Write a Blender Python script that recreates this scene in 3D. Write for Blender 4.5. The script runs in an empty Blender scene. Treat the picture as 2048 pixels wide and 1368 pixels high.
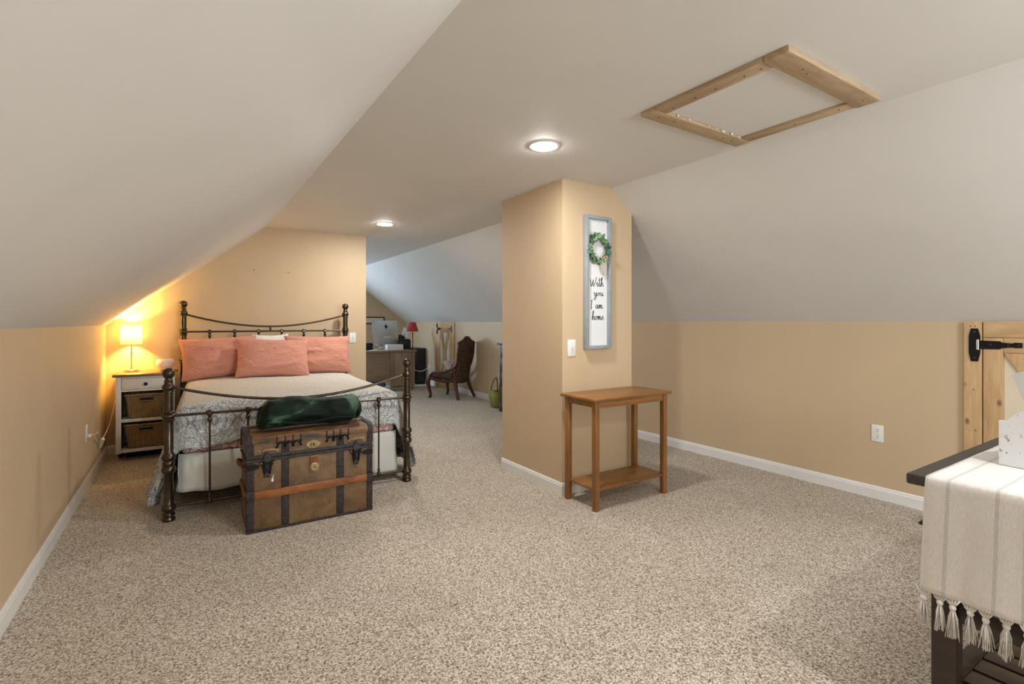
import bpy, bmesh, math, random
from mathutils import Vector, Matrix, noise
rnd = random.Random(7)
PI = math.pi
S = bpy.context.scene
COL = S.collection

# ------------------------------------------------------------------ camera
cd = bpy.data.cameras.new('camera'); cam = bpy.data.objects.new('camera', cd); COL.objects.link(cam)
cam.location = (0, 0, 1.2)
cam.rotation_euler = (PI/2, 0, -math.atan(654/1010))
cd.sensor_width = 36; cd.lens = 1010/2048*36
cd.shift_y = -39/2048
cd.clip_start = 0.05
S.camera = cam
# ------------------------------------------------------------------ world, exposure
w = bpy.data.worlds.new('world'); S.world = w; w.use_nodes = True
w.node_tree.nodes['Background'].inputs[0].default_value = (0.62, 0.78, 1.0, 1)
w.node_tree.nodes['Background'].inputs[1].default_value = 1.0
S.view_settings.view_transform = 'Standard'; S.view_settings.look = 'None'
S.view_settings.exposure = 0.72; S.view_settings.gamma = 1.0; S.view_settings.use_curve_mapping = False
CAN_POWER = 245.0        # strength of the recessed lens emission
def window_light(name, loc, rot, sx, sy, power, col):
    l = bpy.data.lights.new(name, 'AREA'); l.shape = 'RECTANGLE'; l.size = sx; l.size_y = sy
    l.energy = power; l.color = col
    o = bpy.data.objects.new(name, l); COL.objects.link(o); o.location = loc; o.rotation_euler = rot
    return o
# daylight entering the two gable windows (behind the camera, and at the far end of the attic)
window_light('daylight_near_gable', (2.15, -2.17, 1.40), (PI/2, 0, 0), 1.0, 1.0, 50, (0.90, 0.96, 1.0))
window_light('daylight_far_gable', (1.1, 10.27, 1.45), (-PI/2, 0, 0), .66, 1.05, 54, (0.62, 0.80, 1.0))

# ------------------------------------------------------------------ materials
MATS = {}
def new_mat(name):
    m = bpy.data.materials.new(name); m.use_nodes = True
    nt = m.node_tree; b = nt.nodes['Principled BSDF']
    MATS[name] = m
    return m, nt, b
def N(nt, t, **kw):
    n = nt.nodes.new(t)
    for k, v in kw.items():
        if isinstance(k, str) and hasattr(n, k): setattr(n, k, v)
    return n
def coords(nt, scale=(1, 1, 1), kind='Object'):
    tc = N(nt, 'ShaderNodeTexCoord'); mp = N(nt, 'ShaderNodeMapping')
    mp.inputs['Scale'].default_value = scale
    nt.links.new(tc.outputs[kind], mp.inputs['Vector'])
    return mp.outputs['Vector']
def noise_tex(nt, vec, scale, detail=4, rough=.55, dist=0):
    n = N(nt, 'ShaderNodeTexNoise'); n.inputs['Scale'].default_value = scale
    n.inputs['Detail'].default_value = detail; n.inputs['Roughness'].default_value = rough
    n.inputs['Distortion'].default_value = dist
    nt.links.new(vec, n.inputs['Vector']); return n.outputs['Fac']
def ramp(nt, fac, stops):
    r = N(nt, 'ShaderNodeValToRGB'); e = r.color_ramp.elements
    while len(e) < len(stops): e.new(0.5)
    for i, (p, c) in enumerate(stops):
        e[i].position = p; e[i].color = (*c, 1) if len(c) == 3 else c
    nt.links.new(fac, r.inputs['Fac']); return r.outputs['Color']
def bump(nt, b, h, strength=.3, dist=.01):
    n = N(nt, 'ShaderNodeBump'); n.inputs['Strength'].default_value = strength; n.inputs['Distance'].default_value = dist
    nt.links.new(h, n.inputs['Height']); nt.links.new(n.outputs['Normal'], b.inputs['Normal'])
def math_n(nt, op, a, b=None, c=None):
    n = N(nt, 'ShaderNodeMath'); n.operation = op
    for i, v in enumerate((a, b, c)):
        if v is None: continue
        if isinstance(v, (int, float)): n.inputs[i].default_value = v
        else: nt.links.new(v, n.inputs[i])
    return n.outputs[0]
def mix(nt, fac, a, b):
    n = N(nt, 'ShaderNodeMix'); n.data_type = 'RGBA'
    for i, v in ((0, fac), (6, a), (7, b)):
        if isinstance(v, (int, float)): n.inputs[i].default_value = v
        elif isinstance(v, tuple): n.inputs[i].default_value = (*v, 1)
        else: nt.links.new(v, n.inputs[i])
    return n.outputs[2]
def plain(name, col, rough=.5, metal=0, var=.08, scale=12, bmp=0, sheen=0, spec=.5):
    m, nt, b = new_mat(name); v = coords(nt)
    f = noise_tex(nt, v, scale, 3)
    lo = tuple(c*(1-var) for c in col); hi = tuple(min(1, c*(1+var)) for c in col)
    nt.links.new(ramp(nt, f, [(.3, lo), (.7, hi)]), b.inputs['Base Color'])
    b.inputs['Roughness'].default_value = rough; b.inputs['Metallic'].default_value = metal
    b.inputs['Specular IOR Level'].default_value = spec
    if sheen: b.inputs['Sheen Weight'].default_value = sheen
    if bmp: bump(nt, b, noise_tex(nt, v, scale*6, 3), bmp, .004)
    return m
def wood(name, dark, light, axis='x', rough=.45, ring=9, knots=0, fine=60):
    m, nt, b = new_mat(name)
    sc = {'x': (.12, 1, 1), 'y': (1, .12, 1), 'z': (1, 1, .12)}[axis]
    v = coords(nt, sc)
    f = noise_tex(nt, v, ring, 5, .6, 1.6)
    c = ramp(nt, f, [(.28, dark), (.5, tuple((d+l)/2 for d, l in zip(dark, light))), (.72, light)])
    g = noise_tex(nt, v, fine, 4, .7)
    c = mix(nt, math_n(nt, 'MULTIPLY', math_n(nt, 'SUBTRACT', .62, g), 1.2), c, tuple(d*.55 for d in dark))
    if knots:
        sck = {'x': (.55, 1, 1), 'y': (1, .55, 1), 'z': (1, 1, .55)}[axis]
        vo = N(nt, 'ShaderNodeTexVoronoi'); vo.inputs['Scale'].default_value = knots
        nt.links.new(coords(nt, sck), vo.inputs['Vector'])
        k = ramp(nt, vo.outputs['Distance'], [(.05, (1, 1, 1)), (.13, (0, 0, 0))])
        c = mix(nt, math_n(nt, 'MULTIPLY', k, .85), c, tuple(d*.28 for d in dark))
    nt.links.new(c, b.inputs['Base Color']); b.inputs['Roughness'].default_value = rough
    bump(nt, b, g, .12, .002)
    return m
def paint(name, col, rough=.6, var=.05):
    m, nt, b = new_mat(name); v = coords(nt, kind='Object')
    f = noise_tex(nt, v, 1.1, 5, .6, .6)
    f2 = noise_tex(nt, coords(nt, (1, 1, .18)), 5, 3)
    lo = tuple(c*(1-var) for c in col); hi = tuple(c*(1+var*.6) for c in col)
    c = mix(nt, .3, ramp(nt, f, [(.3, lo), (.65, hi)]), ramp(nt, f2, [(.3, lo), (.7, hi)]))
    nt.links.new(c, b.inputs['Base Color']); b.inputs['Roughness'].default_value = rough
    b.inputs['Specular IOR Level'].default_value = .35
    bump(nt, b, noise_tex(nt, v, 160, 2), .05, .002)
    return m

TAN = paint('tan_wall_paint', (.60, .458, .295), .55)
CEIL = paint('ceiling_paint', (.76, .75, .73), .6, .04)
TRIM = plain('white_trim_paint', (.80, .79, .77), .35, var=.02)
# carpet
m, nt, b = new_mat('speckled_carpet'); v = coords(nt)
big = noise_tex(nt, v, 1.3, 4, .6, .8)
def tuft(sc, st):
    dn = N(nt, 'ShaderNodeTexNoise'); dn.inputs['Scale'].default_value = 60; dn.inputs['Detail'].default_value = 1; nt.links.new(v, dn.inputs['Vector'])
    va = N(nt, 'ShaderNodeVectorMath'); va.operation = 'MULTIPLY_ADD'; va.inputs[1].default_value = (.012, .012, .012)
    nt.links.new(dn.outputs['Color'], va.inputs[0]); nt.links.new(v, va.inputs[2])
    mp2 = N(nt, 'ShaderNodeMapping'); mp2.inputs['Scale'].default_value = st; nt.links.new(va.outputs[0], mp2.inputs['Vector'])
    n = N(nt, 'ShaderNodeTexVoronoi'); n.inputs['Scale'].default_value = sc; nt.links.new(mp2.outputs[0], n.inputs['Vector'])
    se = N(nt, 'ShaderNodeSeparateXYZ'); nt.links.new(n.outputs['Color'], se.inputs[0]); return se.outputs['X'], n.outputs['Distance']
r1, d1 = tuft(200, (1, .75, 1)); r2, d2c = tuft(320, (.7, 1, 1)); fn = noise_tex(nt, v, 115, 2, .5)
sp = math_n(nt, 'ADD', math_n(nt, 'ADD', math_n(nt, 'MULTIPLY', r1, .42), math_n(nt, 'MULTIPLY', r2, .28)), math_n(nt, 'MULTIPLY_ADD', fn, .8, -.25))
hgt = math_n(nt, 'SUBTRACT', sp, math_n(nt, 'MULTIPLY', d1, .6))
c = ramp(nt, sp, [(.16, (.11, .076, .048)), (.34, (.33, .255, .18)), (.50, (.57, .48, .375)), (.74, (.88, .82, .71))])
c = mix(nt, math_n(nt, 'MULTIPLY', ramp(nt, big, [(.35, (1, 1, 1)), (.65, (0, 0, 0))]), .16), c, (.20, .15, .10))
nt.links.new(c, b.inputs['Base Color']); b.inputs['Roughness'].default_value = .95
b.inputs['Specular IOR Level'].default_value = .1; b.inputs['Sheen Weight'].default_value = .15
bump(nt, b, hgt, .6, .010)
CARPET = m

BRONZE = plain('antique_bronze', (.080, .062, .042), .28, .85, .25, 30)
IRON = plain('worn_dark_iron', (.055, .050, .050), .55, .5, .5, 60, .5)
BLACK = plain('black_iron', (.012, .012, .013), .38, .6, .2, 30)
PINE = wood('knotty_pine_upright', (.50, .295, .135), (.72, .50, .27), 'z', .5, 7, 9)
PINEY = wood('knotty_pine_level', (.50, .295, .135), (.72, .50, .27), 'y', .5, 7, 9)
PINEX = wood('knotty_pine_cross', (.50, .295, .135), (.72, .50, .27), 'x', .5, 7, 9)
PINEH = wood('pale_hatch_pine', (.40, .27, .155), (.60, .46, .30), 'y', .6, 6, 0)
PINEHX = wood('pale_hatch_pine_cross', (.40, .27, .155), (.60, .46, .30), 'x', .6, 6, 0)
HONEY = wood('honey_stained_wood', (.20, .082, .021), (.39, .182, .052), 'x', .38, 8)
HONEYZ = wood('honey_stained_wood_upright', (.20, .082, .021), (.37, .172, .050), 'z', .38, 8)
NSTOP = wood('brown_stained_wood', (.16, .075, .03), (.27, .14, .06), 'x', .3, 8)
NSWHITE = plain('cream_furniture_paint', (.70, .67, .60), .45, var=.03)
ESPRESSO = wood('espresso_wood', (.020, .012, .009), (.055, .032, .022), 'y', .35, 8)
ESPTOP = wood('grey_black_tabletop', (.040, .034, .030), (.070, .060, .052), 'x', .45, 8)
MAHOG = wood('mahogany', (.045, .010, .007), (.11, .024, .015), 'z', .3, 8)
DRESS = wood('dark_cherry_dresser', (.020, .010, .009), (.05, .026, .022), 'y', .35, 8)
OAK = wood('grey_washed_oak', (.22, .15, .095), (.40, .29, .195), 'x', .6, 7, 5)
OAKZ = wood('grey_washed_oak_upright', (.22, .15, .095), (.40, .29, .195), 'z', .6, 7, 5)
DARK = plain('black_void', (.008, .007, .006), .9, var=.1)
BLACKP = plain('black_plastic', (.012, .012, .014), .4, var=.1)
WHITEP = plain('white_plastic', (.82, .81, .79), .35, var=.02)
PAPER = plain('white_paper', (.82, .83, .86), .7, var=.03)
SILVER = plain('brushed_silver', (.62, .63, .64), .38, .75, .04, 20)
STEEL = plain('brushed_nickel', (.62, .58, .52), .25, 1.0, .06, 40)
CERAM = plain('white_ceramic', (.80, .76, .70), .55, var=.10, scale=60, bmp=.5)
m, nt, b = new_mat('coral_cotton'); mpv = N(nt, 'ShaderNodeMapping'); tcv = N(nt, 'ShaderNodeTexCoord')
mpv.inputs['Rotation'].default_value = (0, .5, 0); mpv.inputs['Scale'].default_value = (.45, 1, 1.5); nt.links.new(tcv.outputs['Object'], mpv.inputs['Vector'])
f = noise_tex(nt, mpv.outputs[0], 11, 3, .5, 1.6)
crease = ramp(nt, math_n(nt, 'ABSOLUTE', math_n(nt, 'SUBTRACT', f, .5)), [(.0, (0, 0, 0)), (.10, (1, 1, 1))])
nt.links.new(ramp(nt, noise_tex(nt, mpv.outputs[0], 5, 3), [(.3, (.60, .258, .182)), (.7, (.68, .30, .213))]), b.inputs['Base Color'])
b.inputs['Roughness'].default_value = .8; b.inputs['Sheen Weight'].default_value = .15; bump(nt, b, crease, .42, .012); CORAL = m
WHITEC = plain('white_cotton', (.80, .78, .74), .85, var=.04)
SKIRT = plain('ivory_cotton', (.66, .655, .60), .85, var=.05, scale=4)
GREYFR = plain('blue_grey_frame_paint', (.31, .345, .37), .55, var=.07, scale=20)
SIGNW = plain('white_sign_board', (.80, .82, .84), .5, var=.02)
INK = plain('black_ink', (.02, .02, .022), .6, var=.05)
TWINE = plain('jute_twine', (.62, .46, .30), .85, var=.2, scale=80)
TWIG = plain('brown_twig', (.16, .09, .045), .8, var=.2)
LEAFA = plain('leaf_green', (.10, .22, .10), .5, var=.35, scale=40)
LEAFB = plain('leaf_sage', (.22, .36, .21), .5, var=.3, scale=40)
LEAFC = plain('leaf_dark', (.045, .12, .065), .5, var=.3, scale=40)
RUST = plain('rusty_leather', (.20, .06, .025), .8, var=.3, scale=40, bmp=.4)
LEATHER = plain('worn_tan_leather', (.27, .17, .10), .6, var=.35, scale=60, bmp=.4)
BRASS = plain('aged_brass', (.34, .25, .115), .5, .6, .3, 50)
REDSH = plain('red_lampshade', (.42, .028, .030), .7, var=.08)
BLUEBAG = plain('blue_fabric', (.10, .17, .33), .8, var=.35, scale=9)
LIME = plain('olive_green_canvas', (.20, .20, .035), .8, var=.25, scale=14, bmp=.3)
CREAMP = plain('cream_panel_paint', (.70, .62, .47), .55, var=.05, scale=3)
WHITEPANEL = plain('white_panel_paint', (.78, .77, .74), .55, var=.03)
TOTE = None
m, nt, b = new_mat('distressed_white_paint'); v = coords(nt, (1, 1, .35))
f = noise_tex(nt, v, 85, 5, .7); g = noise_tex(nt, coords(nt), 14, 3)
k = ramp(nt, math_n(nt, 'ADD', math_n(nt, 'MULTIPLY', f, .75), math_n(nt, 'MULTIPLY', g, .25)), [(.375, (.20, .13, .09)), (.41, (.80, .82, .86))])
nt.links.new(k, b.inputs['Base Color']); b.inputs['Roughness'].default_value = .6; bump(nt, b, f, .25, .004); TOTE = m
# trunk canvas: worn brown
m, nt, b = new_mat('worn_brown_canvas'); v = coords(nt)
f = noise_tex(nt, v, 7, 6, .65, .5); g = noise_tex(nt, coords(nt, (1, 1, .3)), 55, 4, .7)
c = ramp(nt, f, [(.27, (.060, .032, .013)), (.48, (.145, .080, .034)), (.72, (.22, .135, .062))])
c = mix(nt, ramp(nt, g, [(.60, (0, 0, 0)), (.74, (.8, .8, .8))]), c, (.30, .20, .10))
c = mix(nt, ramp(nt, g, [(.27, (.8, .8, .8)), (.38, (0, 0, 0))]), c, (.035, .02, .012))
nt.links.new(c, b.inputs['Base Color']); b.inputs['Roughness'].default_value = .62; bump(nt, b, g, .3, .003); CANVAS = m
m, nt, b = new_mat('worn_orange_slat'); v = coords(nt, (.25, 1, 1))
f = noise_tex(nt, v, 26, 5, .7)
nt.links.new(ramp(nt, f, [(.34, (.040, .020, .012)), (.46, (.22, .070, .016)), (.66, (.36, .13, .035))]), b.inputs['Base Color'])
b.inputs['Roughness'].default_value = .55; bump(nt, b, f, .3, .003); SLAT = m
m, nt, b = new_mat('worn_brown_slat'); v = coords(nt, (.25, 1, 1))
f = noise_tex(nt, v, 26, 5, .7)
nt.links.new(ramp(nt, f, [(.34, (.040, .020, .010)), (.50, (.13, .060, .020)), (.70, (.30, .13, .04))]), b.inputs['Base Color'])
b.inputs['Roughness'].default_value = .5; bump(nt, b, f, .3, .003); SLATB = m
m, nt, b = new_mat('rusted_strap'); v = coords(nt)
f = noise_tex(nt, v, 70, 5, .7)
nt.links.new(ramp(nt, f, [(.35, (.014, .012, .012)), (.55, (.052, .040, .036)), (.72, (.11, .072, .050))]), b.inputs['Base Color'])
b.inputs['Roughness'].default_value = .6; b.inputs['Metallic'].default_value = .4; bump(nt, b, f, .8, .006); STRAP = m
# velvet: pale patches put the sheen of the nap into the colour
m, nt, b = new_mat('green_velvet'); v = coords(nt, (.55, 1, 1))
f = noise_tex(nt, v, 5.5, 4, .55, 1.2)
nt.links.new(ramp(nt, f, [(.46, (.003, .008, .004)), (.57, (.007, .022, .011)), (.66, (.070, .125, .085))]), b.inputs['Base Color'])
b.inputs['Roughness'].default_value = .6; b.inputs['Sheen Weight'].default_value = .14; b.inputs['Sheen Roughness'].default_value = .35; b.inputs['Specular IOR Level'].default_value = .15
b.inputs['Sheen Tint'].default_value = (.40, .58, .40, 1); bump(nt, b, f, .5, .02); VELVET = m
# wicker
m, nt, b = new_mat('woven_seagrass')
def wv(d, sc, vec):
    n = N(nt, 'ShaderNodeTexWave'); n.bands_direction = d; n.inputs['Scale'].default_value = sc
    n.inputs['Distortion'].default_value = 1.5; n.inputs['Detail'].default_value = 2; nt.links.new(vec, n.inputs['Vector']); return n.outputs['Fac']
v = coords(nt); h1 = wv('X', 26, v); h2 = wv('Z', 40, v)
h = math_n(nt, 'MULTIPLY', h1, h2); g = noise_tex(nt, v, 90, 4, .7)
h = math_n(nt, 'ADD', math_n(nt, 'MULTIPLY', h, .6), math_n(nt, 'MULTIPLY', g, .5))
nt.links.new(ramp(nt, h, [(.14, (.065, .034, .013)), (.36, (.34, .205, .085)), (.68, (.60, .42, .20))]), b.inputs['Base Color'])
b.inputs['Roughness'].default_value = .75; bump(nt, b, h, 1.0, .01); WICKER = m
# chair fabric
m, nt, b = new_mat('brown_gold_brocade'); v = coords(nt)
vo = N(nt, 'ShaderNodeTexVoronoi'); vo.inputs['Scale'].default_value = 62; nt.links.new(v, vo.inputs['Vector'])
f = noise_tex(nt, v, 85, 3, .6, 1.0)
d = math_n(nt, 'ADD', math_n(nt, 'MULTIPLY', vo.outputs['Distance'], .5), f)
nt.links.new(ramp(nt, d, [(.66, (.022, .011, .006)), (.80, (.050, .026, .011)), (.95, (.17, .105, .045))]), b.inputs['Base Color'])
b.inputs['Roughness'].default_value = .8; BROCADE = m
# lamp shade: translucent
m, nt, b = new_mat('glowing_linen_shade')
tr = N(nt, 'ShaderNodeBsdfTranslucent'); tr.inputs['Color'].default_value = (.98, .95, .90, 1)
di = N(nt, 'ShaderNodeBsdfDiffuse'); di.inputs['Color'].default_value = (.85, .80, .70, 1)
mx = N(nt, 'ShaderNodeMixShader'); mx.inputs[0].default_value = .35
nt.links.new(tr.outputs[0], mx.inputs[1]); nt.links.new(di.outputs[0], mx.inputs[2])
nt.links.new(mx.outputs[0], nt.nodes['Material Output'].inputs['Surface']); SHADE = m
def emit(name, col, s):
    m, nt, b = new_mat(name)
    b.inputs['Base Color'].default_value = (.9, .9, .9, 1)
    b.inputs['Emission Color'].default_value = (*col, 1); b.inputs['Emission Strength'].default_value = s
    return m
CANLIGHT = emit('recessed_lens_glow', (1.0, .975, .935), CAN_POWER)
BULB = emit('warm_bulb_glow', (1.0, .70, .30), 60)
m, nt, b = new_mat('window_glass'); b.inputs['Transmission Weight'].default_value = 1; b.inputs['Roughness'].default_value = .02; GLASS = m
# mattress hex print
m, nt, b = new_mat('coral_hexagon_print'); v = coords(nt); sx = N(nt, 'ShaderNodeSeparateXYZ'); nt.links.new(v, sx.inputs[0])
X_ = math_n(nt, 'ADD', sx.outputs['X'], sx.outputs['Y']); Z_ = sx.outputs['Z']
k = 2*PI/.085
t1 = math_n(nt, 'COSINE', math_n(nt, 'MULTIPLY', X_, k))
t2 = math_n(nt, 'COSINE', math_n(nt, 'MULTIPLY', math_n(nt, 'ADD', math_n(nt, 'MULTIPLY', X_, -.5), math_n(nt, 'MULTIPLY', Z_, .866)), k))
t3 = math_n(nt, 'COSINE', math_n(nt, 'MULTIPLY', math_n(nt, 'ADD', math_n(nt, 'MULTIPLY', X_, -.5), math_n(nt, 'MULTIPLY', Z_, -.866)), k))
hsum = math_n(nt, 'ADD', math_n(nt, 'ADD', t1, t2), t3)
hn = math_n(nt, 'MULTIPLY_ADD', hsum, .22, .34)
nt.links.new(ramp(nt, hn, [(.10, (.72, .66, .62)), (.16, (.68, .10, .10)), (.26, (.68, .10, .10)), (.32, (.70, .66, .62)), (.62, (.46, .46, .48))]), b.inputs['Base Color'])
b.inputs['Roughness'].default_value = .85; HEX = m
# comforter: medallion border, fine speckled field (from the cloth's own metric UV)
m, nt, b = new_mat('grey_damask_cotton')
uv = N(nt, 'ShaderNodeUVMap'); uv.uv_map = 'UVMap'
su = N(nt, 'ShaderNodeSeparateXYZ'); nt.links.new(uv.outputs[0], su.inputs[0])
U, V_ = su.outputs['X'], su.outputs['Y']
cu = math_n(nt, 'COSINE', math_n(nt, 'MULTIPLY', U, 2*PI/.26)); cv = math_n(nt, 'COSINE', math_n(nt, 'MULTIPLY', V_, 2*PI/.36))
L = math_n(nt, 'ADD', cu, math_n(nt, 'MULTIPLY', cv, .95))
ln = math_n(nt, 'ABSOLUTE', math_n(nt, 'SINE', math_n(nt, 'MULTIPLY', L, 3.4)))
lines = ramp(nt, ln, [(.13, (1, 1, 1)), (.26, (0, 0, 0))])
ch = N(nt, 'ShaderNodeVectorMath'); ch.operation = 'MULTIPLY'; ch.inputs[1].default_value = (1, 1, 0); nt.links.new(uv.outputs[0], ch.inputs[0])
fil = noise_tex(nt, ch.outputs[0], 46, 2, .5, 2.4); fil2 = noise_tex(nt, ch.outputs[0], 90, 2, .5, 1.5)
fl = ramp(nt, math_n(nt, 'ABSOLUTE', math_n(nt, 'SUBTRACT', fil, .5)), [(.028, (1, 1, 1)), (.062, (0, 0, 0))])
fl2 = ramp(nt, fil2, [(.53, (0, 0, 0)), (.60, (.95, .95, .95))])
pat = math_n(nt, 'MAXIMUM', math_n(nt, 'MULTIPLY', lines, .9), math_n(nt, 'MAXIMUM', fl, math_n(nt, 'MULTIPLY', fl2, .8)))
damask = mix(nt, math_n(nt, 'MULTIPLY', pat, .88), (.74, .745, .73), (.105, .115, .125))
fine = noise_tex(nt, ch.outputs[0], 95, 3, .6)
field = ramp(nt, fine, [(.34, (.30, .27, .225)), (.47, (.58, .54, .47)), (.60, (.80, .77, .70))])
at = N(nt, 'ShaderNodeAttribute'); at.attribute_name = 'field'
nt.links.new(mix(nt, at.outputs['Fac'], damask, field), b.inputs['Base Color'])
b.inputs['Roughness'].default_value = .85; bump(nt, b, fine, .15, .003); DAMASK = m
# table runner: off-white weave, grey ladder stripes (local y across the runner)
m, nt, b = new_mat('striped_linen_runner')
uv = N(nt, 'ShaderNodeUVMap'); uv.uv_map = 'UVMap'; su = N(nt, 'ShaderNodeSeparateXYZ'); nt.links.new(uv.outputs[0], su.inputs[0])
U, V_ = su.outputs['X'], su.outputs['Y']
def band(c0, hw):
    return math_n(nt, 'LESS_THAN', math_n(nt, 'ABSOLUTE', math_n(nt, 'SUBTRACT', U, c0)), hw)
st = band(.053, .0045)
for c0 in (.156, .211, .314): st = math_n(nt, 'MAXIMUM', st, band(c0, .0042))
lad = math_n(nt, 'GREATER_THAN', math_n(nt, 'SINE', math_n(nt, 'MULTIPLY', V_, 1350)), .25)
st = math_n(nt, 'MULTIPLY', math_n(nt, 'MULTIPLY', st, lad), .70)
wvv = N(nt, 'ShaderNodeVectorMath'); wvv.operation = 'MULTIPLY'; wvv.inputs[1].default_value = (1, .12, 0); nt.links.new(uv.outputs[0], wvv.inputs[0])
g = noise_tex(nt, wvv.outputs[0], 420, 3, .7)
base = ramp(nt, g, [(.3, (.66, .64, .61)), (.7, (.82, .80, .775))])
emb = noise_tex(nt, uv.outputs[0], 170, 2, .5)
eb = math_n(nt, 'MAXIMUM', band(.028, .010), band(.183, .010))
base = mix(nt, math_n(nt, 'MULTIPLY', eb, ramp(nt, emb, [(.5, (0, 0, 0)), (.6, (.8, .8, .8))])), base, (.84, .80, .74))
nt.links.new(mix(nt, st, base, (.20, .215, .22)), b.inputs['Base Color']); b.inputs['Roughness'].default_value = .9
bump(nt, b, g, .35, .003); LINEN = m
TASSEL = plain('white_cotton_tassel', (.80, .78, .75), .9, var=.12, scale=90, bmp=.5)
MAG = plain('magazine_cover', (.70, .72, .76), .35, var=.35, scale=18)
MAGB = plain('blue_magazine_cover', (.30, .33, .55), .35, var=.4, scale=22)

# ------------------------------------------------------------------ mesh helpers
class MB:
    def __init__(s): s.bm = bmesh.new()
    def box(s, x0, x1, y0, y1, z0, z1, bev=0, seg=2, rot=None, piv=None):
        t = bmesh.new(); bmesh.ops.create_cube(t, size=1)
        for v in t.verts:
            v.co = Vector((x0+(v.co.x+.5)*(x1-x0), y0+(v.co.y+.5)*(y1-y0), z0+(v.co.z+.5)*(z1-z0)))
        if bev: bmesh.ops.bevel(t, geom=list(t.edges), offset=bev, segments=seg, affect='EDGES', profile=.5)
        if rot is not None:
            p = Vector(piv or ((x0+x1)/2, (y0+y1)/2, (z0+z1)/2))
            for v in t.verts: v.co = p + rot @ (v.co-p)
        s.add(t); return s
    def add(s, t):
        me = bpy.data.meshes.new('tmp'); t.to_mesh(me); t.free(); s.bm.from_mesh(me); bpy.data.meshes.remove(me); return s
    def tube(s, pts, r, seg=10, cap=True, closed=False):
        pts = [Vector(p) for p in pts]; n = len(pts); bm = s.bm; rings = []
        rs = r if isinstance(r, (list, tuple)) else [r]*n
        up = None
        for i, p in enumerate(pts):
            if closed: d = pts[(i+1) % n]-pts[i-1]
            else: d = pts[min(i+1, n-1)]-pts[max(i-1, 0)]
            d.normalize()
            if up is None:
                up = Vector((0, 0, 1)) if abs(d.z) < .9 else Vector((1, 0, 0))
            a = d.cross(up)
            if a.length < 1e-5: a = d.cross(Vector((0, 1, 0)))
            a.normalize(); u2 = a.cross(d); u2.normalize(); up = u2
            rings.append([bm.verts.new(p+(a*math.cos(2*PI*k/seg)+u2*math.sin(2*PI*k/seg))*rs[i]) for k in range(seg)])
        m_ = n if closed else n-1
        for i in range(m_):
            A, B = rings[i], rings[(i+1) % n]
            for k in range(seg): bm.faces.new((A[k], A[(k+1) % seg], B[(k+1) % seg], B[k]))
        if cap and not closed:
            bm.faces.new(rings[0][::-1]); bm.faces.new(rings[-1])
        return s
    def lathe(s, prof, c=(0, 0, 0), seg=20, axis='z', sx=1, sy=1):
        bm = s.bm; c = Vector(c); rings = []
        for r, z in prof:
            if r < 1e-5: rings.append([bm.verts.new(c+s._ax(0, 0, z, axis))]); continue
            rings.append([bm.verts.new(c+s._ax(sx*r*math.cos(2*PI*k/seg), sy*r*math.sin(2*PI*k/seg), z, axis)) for k in range(seg)])
        for A, B in zip(rings, rings[1:]):
            for k in range(seg):
                k2 = (k+1) % seg
                if len(A) == 1 and len(B) == 1: continue
                if len(A) == 1: bm.faces.new((A[0], B[k2], B[k]))
                elif len(B) == 1: bm.faces.new((A[k], A[k2], B[0]))
                else: bm.faces.new((A[k], A[k2], B[k2], B[k]))
        if len(rings[0]) > 1: bm.faces.new(rings[0][::-1])
        if len(rings[-1]) > 1: bm.faces.new(rings[-1])
        return s
    def _ax(s, x, y, z, axis):
        return Vector((x, y, z)) if axis == 'z' else (Vector((x, z, y)) if axis == 'y' else Vector((z, x, y)))
    def sphere(s, c, r, seg=14, sc=(1, 1, 1)):
        prof = [(r*math.sin(PI*i/8), -r*math.cos(PI*i/8)) for i in range(9)]
        t = MB(); t.lathe(prof, (0, 0, 0), seg)
        for v in t.bm.verts: v.co = Vector((v.co.x*sc[0], v.co.y*sc[1], v.co.z*sc[2]))+Vector(c)
        s.add(t.bm); return s
    def prism(s, poly, a0, a1, plane='xz', bev=0):
        """poly in a plane, extruded along the remaining axis from a0 to a1"""
        t = bmesh.new()
        def P(u, w, a):
            return {'xz': (u, a, w), 'xy': (u, w, a), 'yz': (a, u, w)}[plane]
        A = [t.verts.new(P(u, w_, a0)) for u, w_ in poly]; B = [t.verts.new(P(u, w_, a1)) for u, w_ in poly]
        t.faces.new(A); t.faces.new(B[::-1]); n = len(poly)
        for i in range(n): t.faces.new((A[i], B[i], B[(i+1) % n], A[(i+1) % n]))
        bmesh.ops.recalc_face_normals(t, faces=list(t.faces))
        if bev: bmesh.ops.bevel(t, geom=list(t.edges), offset=bev, segments=2, affect='EDGES')
        s.add(t); return s
    def build(s, name, mat, parent=None, smooth=None, loc=None, sub=0):
        bmesh.ops.recalc_face_normals(s.bm, faces=list(s.bm.faces))
        me = bpy.data.meshes.new(name); s.bm.to_mesh(me); s.bm.free()
        o = bpy.data.objects.new(name, me); COL.objects.link(o)
        if mat: me.materials.append(mat)
        if smooth is not None:
            for p in me.polygons: p.use_smooth = True
            if smooth < 180: me.set_sharp_from_angle(angle=math.radians(smooth))
        if sub:
            md = o.modifiers.new('subdivision', 'SUBSURF'); md.levels = sub; md.render_levels = sub
        if parent: o.parent = parent
        if loc: o.location = loc
        return o
def tag(o, label, cat, group=None):
    o['label'] = label; o['category'] = cat
    if group: o['group'] = group
    return o
def thing(name, label, cat, loc=(0, 0, 0), rz=0, group=None):
    o = bpy.data.objects.new(name, None); COL.objects.link(o); o.empty_display_size = .1
    o.location = loc; o.rotation_euler = (0, 0, rz)
    return tag(o, label, cat, group)
def structure(o): o['kind'] = 'structure'; return o
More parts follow.
